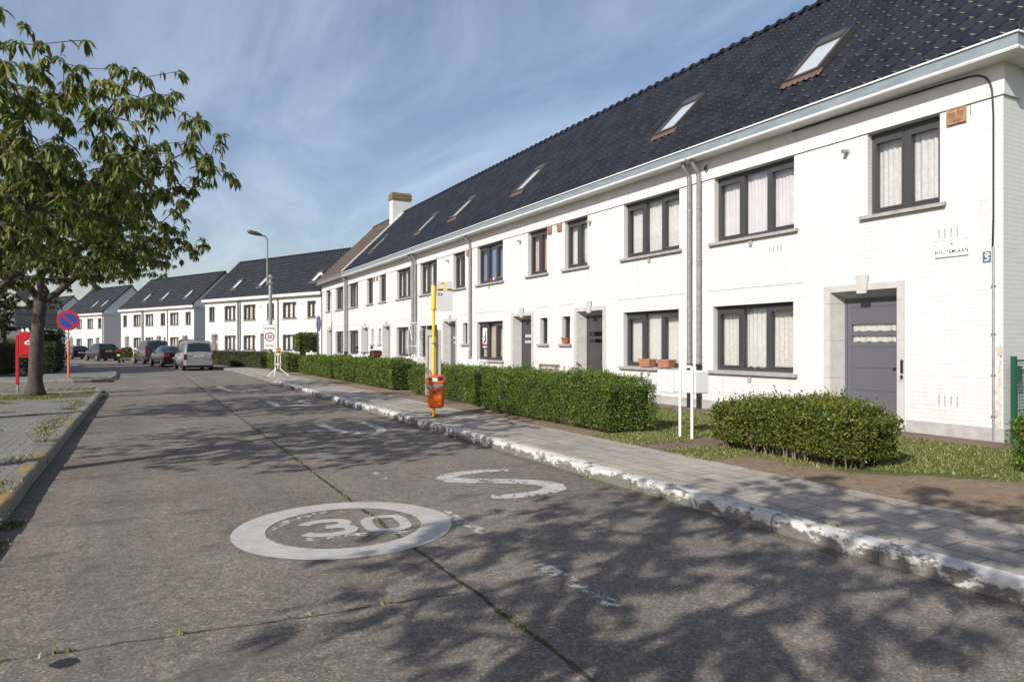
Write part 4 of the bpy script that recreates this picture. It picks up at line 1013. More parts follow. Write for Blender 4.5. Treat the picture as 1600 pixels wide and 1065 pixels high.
# orange litter bin hung on the pole (towards the camera)
bc = Vector((5.12,12.74,0))-nxy*0.0+Vector((-.02,-.17,0))
bn = thing('litter_bin', 'orange plastic litter bin with loose bag on the yellow pole', 'litter bin', (bc.x, bc.y, .30), ang)
def rrect(w, d, n=24, e=.5):
    return [(w*abs(math.cos(t))**e*(1 if math.cos(t) >= 0 else -1), d*abs(math.sin(t))**e*(1 if math.sin(t) >= 0 else -1)) for t in [2*math.pi*k/n for k in range(n)]]
def loft(b, secs, n=24, cap0=True, cap1=True):
    vs = []
    for (w, d, z, e, oy) in secs: vs += [(x, y+oy, z) for x, y in rrect(w, d, n, e)]
    fs = []
    for k in range(len(secs)-1):
        for i in range(n): j = (i+1) % n; fs.append((k*n+i, k*n+j, (k+1)*n+j, (k+1)*n+i))
    if cap0: fs.append(tuple(range(n-1,-1,-1)))
    if cap1: fs.append(tuple((len(secs)-1)*n+i for i in range(n)))
    b.add(vs, fs)
b = MB(); loft(b, [(.10,.09,0,.6,0),(.14,.115,.012,.55,0),(.155,.125,.05,.5,0),(.175,.14,.48,.45,0)], cap1=False)
b.build('bin_body', M['orange'], bn, smooth=50)
b = MB(); loft(b, [(.180,.146,.395,.45,0),(.188,.152,.43,.45,0),(.184,.150,.50,.45,0)], cap0=False, cap1=False); b.build('bin_liner', M['bag'], bn, smooth=True)
b = MB(); n=24
loft(b, [(.190,.155,.485,.45,0),(.200,.164,.495,.45,0),(.200,.164,.53,.45,0),(.180,.135,.615,.5,.02),(.12,.07,.65,.6,.05)], cap0=False)
lid = b.build('bin_lid', M['orange'], bn, smooth=50)
b = MB(); loft(b, [(.10,.010,.538,.7,-.154),(.145,.010,.56,.7,-.145),(.145,.010,.59,.7,-.130),(.10,.010,.612,.7,-.120)], n=20); b.build('bin_opening', M['black'], lid)
b = MB(); b.prism([(-.170,.535),(-.160,.535),(-.128,.605),(-.138,.605)], 'x', -.05, .05); b.build('paper_sticker', noisy('faded_paper', (.55,.53,.42), (.48,.45,.36), 12, .7, 0), lid)
b = MB()
for k in range(16):
    a0, a1 = math.pi*(1+k/16), math.pi*(1+(k+1)/16); r = .075
    b.tube([(r*math.cos(a0)+.02,-.151,.36+.075*math.sin(a0)),(r*math.cos(a1)+.02,-.151,.36+.075*math.sin(a1))], .004, 4)
b.box(-.055,.095,-.153,-.149,.358,.364); b.box(-.02,.01,-.1535,-.149,.30,.345); b.box(.035,.055,-.1535,-.149,.32,.355); b.disc((.045,-.1535,.37), .012, 'y', 10, .004); b.build('emblem', M['ink'], bn)
b = MB(); b.box(-.178,-.115,-.139,-.128,.26,.36); st = b.build('sticker', M['white'], bn)
b = MB(); b.box(-.169,-.124,-.1405,-.1388,.275,.335); b.build('sticker_print', M['yellow'], st)

# letterboxes on two posts
def letterbox(label, loc, rz=0, two=True):
    o = thing('letterbox', label, 'letterbox', loc, rz, 'white garden letterboxes')
    b = MB()
    for y in (-.13, .13): b.tube([(0,y,-.04),(0,y,1.05)], .022, 10)
    b.tube([(0,-.13,1.05),(0,-.12,1.075),(0,-.09,1.085),(0,.09,1.085),(0,.12,1.075),(0,.13,1.05)], .022, 10)
    b.build('post_frame', M['white'], o, smooth=40)
    for k, (ya, yb, xa, xb) in enumerate(((-.17,.19,.03,.30),(.12,.46,-.17,.025))):
        b = MB(); b.bbox(xa,xb,ya,yb,.68,1.02,.012); bx = b.build('box', M['white'], o)
        b = MB(); b.box(xa-.006,xa,ya+.03,yb-.03,.93,.965); b.build('flap', M['lid'], bx)
        b = MB(); b.box(xa-.004,xa,ya+.05,ya+.12,.88,.91); b.build('name_card', M['yellowcard'], bx)
        b = MB(); b.disc((xa-.006,yb-.05,.905), .01, 'x', 8, .004); b.build('keyhole', M['ink'], bx)
    return o
M['lid'] = mat('letterbox_lid', (.66,.66,.64), .5); M['yellowcard'] = mat('name_card', (.60,.52,.25), .6)
letterbox('double white letterbox on two posts by the nearest lawn', (7.28,7.88,.13))
for lab, x, y in (('white letterbox behind the hedge, right of the bus stop', 7.75, 16.4), ('white letterbox behind the hedge, left of the bus stop', 7.6, 20.6), ('white letterbox behind the hedge below the small windows, left of the hedge gap', 7.5, 26.4), ('white letterbox seen right of the barrier light', 7.3, 38.6), ('white letterbox beside the blue round sign', 7.4, 34.6), ('white letterbox at the bend behind the brown van', -.6, 80.0), ('white letterbox just right of the silver van', 6.3, 52.5)):
    letterbox(lab, (x, y, .13), R(10) if y > 45 else 0)

# post box (red), partly behind the trunk
M['horn'] = mat('white_decal', (.8,.8,.78), .5)
pb = thing('post_box', 'red letter box on a post left of the cherry trunk', 'post box', (-3.27, 24.9, .13), R(-10))
b = MB(); b.bbox(-.035,.035,-.03,.05,.22,1.70,.006); b.build('post', M['postred'], pb)
b = MB(); b.bbox(-.028,.028,-.02,.045,-.03,.22,.004); b.build('post_foot', M['galv'], pb)
b = MB(); b.bbox(.05,.58,-.05,.22,1.02,1.80,.02); bx = b.build('box', M['postred'], pb)
b = MB(); b.box(.12,.58,-.056,-.05,1.08,1.12); b.build('slot', M['black'], bx)
b = MB()
ho = [(.30+.105*math.cos(t)*1.0, 1.475+.058*math.sin(t)) for t in [2*math.pi*k/24 for k in range(25)]]
for k in range(24):
    if 1 <= k <= 3: continue
    (xa, za), (xb, zb) = ho[k], ho[k+1]; sx = lambda x, f: .30+(x-.30)*f
    sz = lambda z, f: 1.475+(z-1.475)*f
    b.quad((xa+.35*(za-1.475),-.0530,za),(xb+.35*(zb-1.475),-.0530,zb),(sx(xb,.55)+.35*(zb-1.475),-.0530,sz(zb,.45)),(sx(xa,.55)+.35*(za-1.475),-.0530,sz(za,.45)))
b.quad((.36,-.0531,1.45),(.47,-.0531,1.53),(.49,-.0531,1.56),(.40,-.0531,1.55)); b.quad((.22,-.0531,1.505),(.30,-.0531,1.56),(.33,-.0531,1.595),(.29,-.0531,1.53))
b.build('horn_emblem', M['horn'], bx)

# no parking sign
npk = thing('no_parking_sign', 'round blue no parking sign with red rim on an orange post', 'traffic sign', (-2.78, 34.9, .12), R(-6))
b = MB(); b.tube([(0,0,-.05),(0,0,1.62)], .045, 12); b.build('post_sleeve', M['orangepost'], npk, smooth=40)
b = MB(); b.tube([(0,.0,1.6),(0,.0,2.75)], .030, 10); b.build('pole', M['galv'], npk, smooth=40)
b = MB(); b.disc((0,-.045,2.46), .43, 'y', 40, .012); pt = b.build('sign_plate', M['galv'], npk)
b = MB(); b.disc((0,-.049,2.46), .43, 'y', 40, .003, r0=.315); b.build('red_rim', M['red'], pt)
b = MB(); b.disc((0,-.048,2.46), .315, 'y', 40, .002); b.build('blue_field', M['blue'], pt)
b = MB(); c, s = math.cos(R(-45)), math.sin(R(-45))
b.add([(x*c-z*s, -.0495, 2.46+x*s+z*c) for x, z in ((-.33,-.045),(.33,-.045),(.33,.045),(-.33,.045))], [(0,1,2,3)]); b.build('red_slash', M['red'], pt)

# dark direction-sign backs on a pole behind the trunk
db = thing('direction_sign', 'dark back of a road sign on a pole behind the cherry trunk', 'traffic sign', (-4.25, 38.0, .12), R(8))
b = MB(); b.tube([(0,0,-.05),(0,0,4.4)], .045, 10); b.build('pole', M['galv'], db, smooth=40)
b = MB(); b.bbox(-.83,.78,-.03,.01,2.18,3.02,.02); b.box(-.8,.75,-.045,-.03,2.35,2.40); b.box(-.8,.75,-.045,-.03,2.8,2.85); b.build('sign_back', M['signback'], db)
b = MB(); b.add([(-.80,-.04,3.9),(-.15,-.04,3.9),(-.47,-.04,3.3),(-.80,.0,3.9),(-.15,.0,3.9),(-.47,.0,3.3)], [(0,1,2),(5,4,3),(0,3,4,1),(1,4,5,2),(2,5,3,0)]); b.build('triangle_back', M['signback'], db)

# street lamp
lp = thing('street_lamp', 'tall grey street lamp with a dark cobra head', 'street lamp', (6.75, 43.3, .12))
b = MB(); b.tube([(.08,0,-.1),(.08,0,.05),(.08,0,5.65)], [.14,.13,.105], 14); b.build('pole', M['galv'], lp, smooth=40)
b = MB(); b.tube([(-.10,0,5.0),(-.10,0,7.65),(-.13,0,7.82),(-.24,0,7.95),(-.45,0,8.0)], .05, 10); b.build('arm', M['galv'], lp, smooth=40)
b = MB()
for z in (5.1, 5.45): b.box(-.16,.20,-.13,.13,z,z+.06)
b.build('clamp', M['steel'], lp)
hd = []
b = MB(); b.tube([(-.40,0,7.99),(-.5,0,8.02),(-.75,0,8.08),(-1.05,0,8.14),(-1.20,0,8.17),(-1.26,0,8.18)], [.05,.085,.13,.13,.09,.01], 12); b.build('lamp_head', mat('lamp_head_grey', (.06,.06,.065), .4), lp, smooth=True)
# ZONE 30 sign
zs = thing('zone_sign', 'white ZONE 30 sign on the street lamp pole', 'traffic sign', (6.75, 43.10, 1.25), R(-12))
b = MB(); b.bbox(-.34,.34,-.015,.012,0,1.50,.01); pn = b.build('panel', M['white'], zs)
b = MB(); b.box(-.34,.34,-.0165,-.015,0,.02); b.box(-.34,.34,-.0165,-.015,1.48,1.50); b.box(-.34,-.32,-.0165,-.015,.02,1.48); b.box(.32,.34,-.0165,-.015,.02,1.48); b.build('border', M['inkgrey'], pn)
b = MB(); b.disc((0,-.02,.76), .275, 'y', 40, .004, r0=.215); b.build('red_ring', M['red'], pn)
ft = lambda s, size, z, **k: text(s, size, M['ink'], pn, (0,-.0172,z), (R(90),0,0), **k)
ft('ZONE', .19, 1.26, space=1.25, bold=.004); ft('30', .30, .755, bold=.006); ft('Herhaling', .125, .24, bold=.002)
# blue round sign seen almost edge-on
bl = thing('round_sign', 'blue round sign turned almost edge-on behind the hedges', 'traffic sign', (7.55, 33.9, .12), R(61))
b = MB(); b.tube([(0,0,-.05),(0,0,2.75)], .04, 10); b.build('pole', M['signback'], bl, smooth=40)
b = MB(); b.disc((-.02,-.06,2.45), .40, 'y', 36, .012); dk = b.build('sign_plate', M['blue'], bl)
b = MB(); b.disc((-.02,-.064,2.45), .40, 'y', 36, .003, r0=.36); b.box(-.06,.02,-.0635,-.06,2.2,2.65); b.build('white_print', M['white'], dk)
# barrier with amber lamp
br = thing('barrier', 'white folding barrier stand with an amber warning lamp', 'barrier', (5.42, 32.3, .125))
b = MB()
for x in (-.12, .0, .11): b.tube([(x,0,.32),(x,0,1.10)], .020, 8)
for (x, y) in ((-.48,-.25),(-.25,-.48),(.46,-.10),(.25,.35)): b.tube([(.15*(1 if x > 0 else -1)*.6,0,.34),(x,y,0)], .020, 8)
b.build('stand', M['white'], br, smooth=40)
b = MB(); b.box(-.15,.14,-.025,-.021,.92,1.03); b.box(-.15,.14,-.025,-.021,.48,.56); b.build('cross_plate', M['white'], br)
b = MB()
for z in (.93,.49): b.box(.06,.12,-.0275,-.025,z,z+.06); b.box(-.12,-.09,-.0275,-.025,z,z+.06)
b.build('red_stripe', M['red'], br)
b = MB(); b.disc((.03,-.05,1.20), .105, 'y', 20, .09); am = b.build('amber_lamp', mat('amber_lens', (.75,.26,.005), .25), br)
b = MB(); b.bbox(-.03,.09,-.05,.05,1.08,1.11,.005); b.build('lamp_base', M['black'], br)

# ------------------------------------------------------------------ vehicles
def paint(name, c, r=.25): return mat(name, c, r, .3, .5, **{'Coat Weight': .6, 'Coat Roughness': .05})
M['carglass'] = mat('car_glass', (.012,.016,.016), .04, 0, .8)
M['rim'] = mat('alloy', (.45,.45,.46), .3, .8)
M['taillight'] = mat('tail_light', (.30,.012,.018), .2, 0, .6)
M['darklight'] = mat('dark_tail_light', (.09,.006,.012), .25, 0, .6)
M['plate'] = mat('number_plate', (.7,.68,.66), .5); M['platered'] = mat('plate_print', (.35,.04,.03), .5)
M['trim'] = mat('black_trim', (.02,.02,.022), .5)
def car(label, loc, rz, col, Ln, Wd, st, win_side, win_rear, win_front, wheels=(.62,-.72), wr=.31, lights=None, lm='taillight', bump_z=(.32,.55), bcol=None, plate_z=.80, rim=True, group='cars parked along the kerb', cat_='car', kind='parked_car', extra=None):
    """st: stations (t, zbot, zbelt, ztop, belt half-width factor, roof half-width factor) from the rear (t=0) to the nose"""
    o = thing(kind, label, cat_, loc, rz, group)
    hw = Wd/2; P = []
    for (t, zb, zs, zt, kb, kt) in st:
        w, wt = hw*kb, hw*kt; gl = zt-zs > .12
        P.append([(0,t,zb),(.86*w,t,zb),(.97*w,t,zb+.10),(w,t,zb+.30),(.985*w,t,zs-.04),(.96*w,t,zs),(wt,t,zt-.05 if gl else zt-.004),(wt-.07,t,zt if gl else zt),(wt*.5,t,zt+.022),(0,t,zt+.03)])
    n = len(P[0]); b = MB()
    for sgn in (1,-1):
        vs = [(sgn*x,y,z) for s_ in P for (x,y,z) in s_]; fs = []
        for i in range(len(P)-1):
            for k in range(n-1):
                q = (i*n+k,i*n+k+1,(i+1)*n+k+1,(i+1)*n+k); fs.append(q if sgn < 0 else q[::-1])
        e = (len(P)-1)*n; fs.append(tuple(range(n))); fs.append(tuple(range(e+n-1,e-1,-1)))
        b.add(vs, fs)
    body = b.build('body', col, o, smooth=38)
    def patch(A, B_, k0, k1, ins, sgn, off):
        a, b_, c, d = [Vector((sgn*q[0],q[1],q[2])) for q in (P[A][k0],P[B_][k0],P[B_][k1],P[A][k1])]
        nn = (b_-a).cross(d-a).normalized()
        ce = (a+b_+c+d)/4
        if nn.dot(ce-Vector((0,Ln*.5,.7))) < 0: nn = -nn
        f = lambda u, v: (a*(1-u)*(1-v)+b_*u*(1-v)+c*u*v+d*(1-u)*v)+nn*off
        iu, iv = ins; return [tuple(f(iu,iv)),tuple(f(1-iu,iv)),tuple(f(1-iu,1-iv)),tuple(f(iu,1-iv))]
    for sgn in (1,-1):
        for (A, B_) in win_side:
            w = MB(); w.add(patch(A,B_,5,6,(.05,.10),sgn,.006), [(0,1,2,3)]); w.build('side_window', M['carglass'], o)
    for nm, pr in (('rear_window',win_rear),('windscreen',win_front)):
        if pr:
            A, B_ = pr; w = MB()
            for sgn in (1,-1):
                pts = [Vector((sgn*q[0],q[1],q[2])) for q in (P[A][6],P[A][9],P[B_][9],P[B_][6])]
                nn = (pts[1]-pts[0]).cross(pts[3]-pts[0]).normalized(); ce = sum(pts, Vector())/4
                if nn.dot(ce-Vector((0,Ln*.5,.7))) < 0: nn = -nn
                g = lambda u, v: tuple((pts[0]*(1-u)*(1-v)+pts[1]*u*(1-v)+pts[2]*u*v+pts[3]*(1-u)*v)+nn*.008)
                w.add([g(.10,.10),g(1,.10),g(1,.88),g(.14,.88)], [(0,1,2,3)])
            w.build(nm, M['carglass'], o)
    for y in (wheels[0], Ln+wheels[1]):
        for sgn in (1,-1):
            w = MB(); x0 = sgn*(hw-.20); x1 = sgn*(hw-.0)
            w.tube([(x0,y,wr),(x0+sgn*.02,y,wr),(x1-sgn*.02,y,wr),(x1,y,wr)], [wr-.03,wr,wr,wr-.03], 22); ty = w.build('wheel', M['rubber'], o, smooth=40)
            w = MB(); w.disc((x1+(.0 if sgn > 0 else -.008),y,wr), wr*.64, 'x', 18, .008)
            w.build('rim', M['rim'] if rim else M['trim'], ty)
            w = MB(); w.disc((x1-sgn*.012+(0 if sgn > 0 else -.004),y,wr), wr*1.13, 'x', 22, .004); w.build('wheel_arch', M['trim'], ty)
    zb0, zb1 = bump_z; w = MB(); wv = hw*.97
    w.prism([(-wv+.10,-.085),(wv-.10,-.085),(wv,-.02),(wv+.01,.35),(wv-.1,.36),(-wv+.1,.36),(-wv-.01,.35),(-wv,-.02)], 'z', zb0, zb1); w.build('bumper', bcol or col, o)
    w = MB(); w.box(-hw*.85,hw*.85,.0,Ln*.9,.17,zb0+.02); w.build('underbody', M['trim'], o)
    if lights:
        (lx0,lx1,lz0,lz1,ly) = lights
        for sgn in (1,-1):
            w = MB(); xa, xb = sorted((sgn*lx0*hw, sgn*lx1*hw)); w.bbox(xa,xb,ly,ly+.16,lz0,lz1,.012); w.build('tail_light', M[lm], o)
    w = MB(); w.bbox(-.26,.26,-.105 if plate_z < zb1 else ly-.012 if lights else -.02,-.0,plate_z-.055,plate_z+.055,.004); pq = w.build('number_plate', M['plate'], o)
    yf = (-.105 if plate_z < zb1 else ly-.012)-.002; w = MB()
    rn = random.Random(int(Ln*100)); x = -.2
    while x < .2: w.box(x,x+.035,yf,yf+.002,plate_z-.035,plate_z+.035); x += .055
    w.build('plate_print', M['platered'], pq)
    for sgn in (1,-1):
        w = MB(); xa, xb = sorted((sgn*(hw-.02), sgn*(hw+.17))); yy = Ln-1.35; w.bbox(xa,xb,yy,yy+.10,.98,1.13,.03); w.build('mirror', M['trim'], o)
    if extra: extra(o, body, hw)
    return o
VAN = [(0,.34,.98,1.00,.90,.86),(.02,.32,1.0,1.03,.95,.88),(.07,.32,1.02,1.08,.97,.885),(.20,.30,1.03,1.76,.985,.80),(.34,.28,1.03,1.82,1,.80),(.95,.26,1.03,1.84,1,.80),(1.75,.26,1.03,1.84,1,.80),(2.55,.26,1.02,1.78,1,.78),(3.30,.28,1.02,1.08,.98,.80),(3.95,.30,.90,.91,.92,.80),(4.10,.36,.72,.73,.80,.66)]
def van_extra(o, body, hw):
    w = MB(); w.box(-.35,.35,.012,.045,.88,.91); w.build('tailgate_handle', M['trim'], body)
    w = MB(); w.bbox(-.25,.25,.19,.26,1.845,1.875,.01); w.build('brake_light', M['darklight'], o)
    w = MB(); w.bbox(-.5,-.25,.5,.75,1.05,1.30,.05); w.build('luggage', mat('white_luggage', (.6,.6,.58), .7), o)
car('silver high-roofed van parked nearest, seen from behind', (2.97,44.3,0), R(6), paint('silver_paint', (.26,.265,.275), .3), 4.1, 1.68, [(a,b_,c*.97,d*.965,e,f) for (a,b_,c,d,e,f) in VAN], [(4,5),(5,6),(6,7)], (2,3), (7,8), lights=(.80,.985,.66,.98,-.015), lm='darklight', plate_z=.86, bump_z=(.33,.60), extra=van_extra, rim=False)
SED = [(0,.36,.92,.93,.86,.80),(.06,.32,.98,.99,.94,.86),(.55,.30,1.0,1.01,.98,.86),(.75,.28,1.0,1.05,.99,.86),(1.35,.26,.98,1.40,1,.70),(2.2,.26,.96,1.44,1,.72),(2.75,.26,.95,1.38,1,.70),(3.45,.28,.94,.98,.99,.82),(4.3,.30,.80,.81,.93,.8),(4.5,.38,.62,.63,.8,.66)]
car('low dark blue saloon parked between the silver and brown vans', (2.12,52.6,0), R(11), paint('dark_blue_paint', (.008,.010,.018)), 4.5, 1.76, SED, [(4,5),(5,6)], (3,4), (6,7), lights=(.52,.92,.68,.90,-.02), plate_z=.60, bump_z=(.32,.56))
VAN2 = [(a,b_,c,d*1.02 if d > 1.5 else d,e,f) for (a,b_,c,d,e,f) in VAN]
car('brown people carrier van parked in front of the dark saloon', (1.1,61.2,0), R(13), paint('brown_paint', (.085,.072,.058)), 4.3, 1.82, VAN2, [(4,5),(5,6),(6,7)], (2,3), (7,8), lights=(.86,.99,.85,1.45,-.005), plate_z=.80, bump_z=(.33,.58), extra=van_extra)
SUV = [(0,.38,1.0,1.02,.9,.84),(.05,.34,1.04,1.08,.97,.87),(.45,.32,1.04,1.58,.99,.74),(.8,.30,1.03,1.64,1,.74),(1.7,.28,1.02,1.66,1,.75),(2.5,.28,1.01,1.58,1,.73),(3.2,.30,1.0,1.04,.99,.82),(4.0,.34,.86,.87,.92,.8),(4.15,.4,.7,.71,.8,.66)]
car('black hatchback parked at the bend beside the motorcycle', (-2.75,74.8,0), R(20), paint('black_paint', (.008,.011,.014)), 4.15, 1.78, SUV, [(3,4),(4,5)], (1,2), (5,6), lights=(.82,.98,.72,1.05,-.02), plate_z=.92, bump_z=(.34,.60))
HAT = [(0,.36,.86,.88,.9,.84),(.05,.32,.90,.93,.96,.86),(.42,.30,.90,1.34,.98,.70),(.75,.28,.89,1.40,1,.71),(1.6,.26,.88,1.41,1,.72),(2.2,.26,.88,1.34,1,.70),(2.85,.28,.88,.92,.98,.8),(3.6,.32,.72,.73,.9,.78),(3.75,.38,.6,.61,.78,.64)]
car('small dark blue hatchback parked farthest round the bend', (-5.6,84.3,0), R(16), paint('navy_paint', (.008,.010,.028)), 3.75, 1.62, HAT, [(3,4),(4,5)], (1,2), (5,6), lights=(.80,.97,.62,.86,-.02), plate_z=.70, bump_z=(.32,.56))
def motorcycle(label, loc, rz):
    o = thing('motorcycle', label, 'motorcycle', loc, rz, None)
    for y in (.32, 1.75):
        w = MB(); n = 22
        w.tube([(-.07,y,.31),(-.05,y,.31),(.05,y,.31),(.07,y,.31)], [.26,.31,.31,.26], n); wh = w.build('wheel', M['rubber'], o, smooth=40)
        w = MB(); w.disc((-.078,y,.31), .19, 'x', 18, .156); w.build('rim', M['rim'], wh)
    w = MB(); loft(w, [(.14,.42,.42,.6,1.0),(.19,.5,.62,.6,1.0),(.17,.55,.80,.6,1.05),(.10,.40,.90,.6,1.2)], n=18); w.build('engine_and_tank', M['trim'], o, smooth=50)
    w = MB(); loft(w, [(.16,.42,.78,.6,.50),(.18,.48,.86,.6,.50),(.14,.45,.92,.6,.45)], n=18); w.build('seat', M['black'], o, smooth=50)
    w = MB(); w.bbox(-.24,.24,.0,.36,.86,1.16,.06); w.build('top_box', M['trim'], o)
    w = MB(); w.bbox(-.2,.2,-.025,.0,.93,1.03,.01); w.build('tail_light', M['taillight'], o)
    w = MB(); w.tube([(0,1.75,.31),(0,1.55,.75),(0,1.42,1.02)], .04, 8); w.tube([(-.40,1.32,1.06),(-.2,1.42,1.04),(.2,1.42,1.04),(.40,1.32,1.06)], .02, 8); w.tube([(.3,1.4,1.05),(.36,1.42,1.25)], .012, 6); w.bbox(.30,.44,1.40,1.42,1.22,1.33,.01); w.tube([(-.3,1.4,1.05),(-.36,1.42,1.25)], .012, 6); w.bbox(-.44,-.30,1.40,1.42,1.22,1.33,.01); w.build('handlebar', M['trim'], o, smooth=40)
    w = MB(); w.bbox(-.12,.12,.0,.02,.58,.74,.005); w.build('number_plate', mat('yellow_plate', (.72,.48,.03), .5), o)
    w = MB(); w.tube([(.16,.1,.36),(.16,.8,.34)], .05, 10); w.build('exhaust', M['rim'], o, smooth=40)
    w = MB(); w.box(-.1,.1,-.02,.14,.45,.58); w.build('mudguard', M['trim'], o)
    return o
motorcycle('dark motorcycle with yellow plate parked behind the black hatchback', (-1.73,65.8,0), R(-10))
motorcycle('black scooter mostly hidden behind the hedge by the far house doors', (9.35,30.0,.13), R(8))

# ------------------------------------------------------------------ vegetation
def leaf_cloud(name, pos, dirs, size, wr, mats, parent=None, droop=.25, simple=False, rng=None, roll=None, fold=.25):
    """one mesh of many leaf-sized faces; pos (n,3), dirs (n,3) unit, size (n)"""
    n = len(pos); up = np.array([0,0,1.0]); d = dirs/np.linalg.norm(dirs, axis=1, keepdims=True)
    rv = rng.normal(size=(n,3)) if roll is None else roll
    sd = np.cross(d, rv); sd /= np.linalg.norm(sd, axis=1, keepdims=True)+1e-9
    nm = np.cross(sd, d); s = size[:,None]
    if simple:
        V = np.stack([pos, pos+d*s*.5+sd*s*wr*.5, pos+d*s, pos+d*s*.5-sd*s*wr*.5], axis=1).reshape(-1,3)
        F = [np.arange(n*4).reshape(n,4)]
        return V, F
    dz = np.array([0,0,-1.0])*droop
    m1 = pos+d*s*.34+nm*s*.03; m2 = pos+d*s*.70+dz*s*.35; tip = pos+d*s*.98+dz*s*.95
    h = nm*s*fold*wr
    V = np.stack([pos, m1, m2, tip, m1+sd*s*wr*.5+h, m2+sd*s*wr*.40+h, m1-sd*s*wr*.5+h, m2-sd*s*wr*.40+h], axis=1).reshape(-1,3)
    o = (np.arange(n)*8)[:,None]
    T = np.concatenate([o+np.array([[0,4,1]]), o+np.array([[0,1,6]]), o+np.array([[2,5,3]]), o+np.array([[2,3,7]])])
    Q = np.concatenate([o+np.array([[1,4,5,2]]), o+np.array([[6,1,2,7]])])
    return V, [T, Q]
def tree(label, base, seed, fork_z, crown_c, crown_r, tips, trunk_r, leaf, leaves=9, lean=(0,0), group='cherry trees along the kerb', limbs=6, low=None, category='tree', name='cherry_tree', leafm='leaf', bare=0):
    rng = np.random.default_rng(seed); root = thing(name, label, category, base, 0, group)
    cc = np.array(crown_c, float); rr = np.array(crown_r, float)
    fk = np.array([lean[0], lean[1], fork_z])
    # target twig ends: lobed crown volume, more of them near the outside
    T = []; lob = rng.normal(size=(14,3)); lob /= np.linalg.norm(lob, axis=1, keepdims=True); amp = rng.uniform(-.28, .22, 14)
    while len(T) < tips:
        u = rng.normal(size=3); u /= np.linalg.norm(u); rad = rng.uniform(.25, 1)**.55
        f = 1+sum(a*max(0, float(u@l))**6 for a, l in zip(amp, lob)); p = cc+u*rr*rad*f
        if p[2] < (low if low is not None else fork_z*.9): continue
        if u[2] < -.35 and rng.random() < .5: continue
        T.append(p)
    T = np.array(T)
    nodes_ = [fk]; par = [-1]; fx = [0]
    # main limbs
    for k in range(limbs):
        a = 2*math.pi*k/limbs+rng.uniform(-.35,.35); e = cc+rr*np.array([math.cos(a)*.55, math.sin(a)*.55, rng.uniform(-.25,.45)])
        last = 0; m = 7
        for j in range(1, m+1):
            t = j/m; p = fk*(1-t)+e*t+np.array([0,0,.35*math.sin(math.pi*t)])*(.8)+rng.normal(size=3)*.06
            nodes_.append(p); par.append(last); last = len(nodes_)-1
    order = np.argsort(np.linalg.norm(T-fk, axis=1)); tipids = []
    for i in order:
        A = np.array(nodes_); d = np.linalg.norm(A-T[i], axis=1)+.10*np.linalg.norm(A-fk, axis=1)*0; d[0] += 1.5
        # prefer parents that lie nearer the fork
        d = d+np.maximum(0, np.linalg.norm(A-fk, axis=1)-np.linalg.norm(T[i]-fk))*.8
        k = int(np.argmin(d)); a = A[k]; Lg = np.linalg.norm(T[i]-a); m = max(2, int(Lg/.16)); last = k
        side = rng.normal(size=3)*.10*Lg
        for j in range(1, m+1):
            t = j/m; p = a*(1-t)+T[i]*t+side*math.sin(math.pi*t)+np.array([0,0,.10*Lg*math.sin(math.pi*t)])+rng.normal(size=3)*.008
            nodes_.append(p); par.append(last); last = len(nodes_)-1
        tipids.append(last)
    A = np.array(nodes_); n = len(A); cnt = np.zeros(n); ch = [[] for _ in range(n)]
    for i in range(n):
        if par[i] >= 0: ch[par[i]].append(i)
    for i in range(n-1, -1, -1):
        if not ch[i]: cnt[i] = 1
        if par[i] >= 0: cnt[par[i]] += cnt[i]
    rad = .0042*np.maximum(cnt, 1)**.52; sc_ = trunk_r*.80/ (rad[0]); rad = np.where(cnt > 6, rad*(1+(sc_-1)*np.minimum(1, (cnt/cnt[0])**.35)), rad)
    rad = np.minimum(np.maximum(rad, np.where(cnt > 4, (.95 if limbs == 4 else .72)*trunk_r*np.sqrt(cnt/cnt[0]), 0)), trunk_r*.8)
    b = MB()
    # chains
    done = set(); stack = [(0, c) for c in ch[0]]
    while stack:
        s0, c = stack.pop(); chain = [s0, c]; cur = c
        while ch[cur]:
            kidsr = sorted(ch[cur], key=lambda q: -cnt[q]); nxt = kidsr[0]
            for q in kidsr[1:]: stack.append((cur, q))
            chain.append(nxt); cur = nxt
        pts = [A[q] for q in chain]; rs = [min(rad[q], rad[chain[1]]*1.05) for q in chain]
        big = rs[0] > .03
        if not big and len(pts) > 3: pts = pts[:1]+pts[1:-1:2]+pts[-1:]; rs = rs[:1]+rs[1:-1:2]+rs[-1:]
        b.tube(pts, rs, 8 if big else 4, cap=False)
    b.build('branches', M['bark'], root, smooth=True)
    t = MB(); rs = []; pts = []
    for k in range(12):
        u = k/11; z = u*fork_z-.05; pts.append((lean[0]*u**1.5+.02*math.sin(3*u+seed), lean[1]*u**1.5+.02*math.sin(4*u+seed*2), z)); rs.append(trunk_r*(1.0+.75*max(0, 1-u*4)**2-.12*u+.06*max(0, (u-.85)/.15)**2+.03*math.sin(9*u+seed)))
    pts.append((lean[0], lean[1], fork_z+.12)); rs.append(trunk_r*.6)
    t.tube(pts, rs, 16); t.build('trunk', M['bark'], root, smooth=True)
    # leaf whorls at the twig ends and along the last stretch
    P = []; D = []; S = []; Rr = []
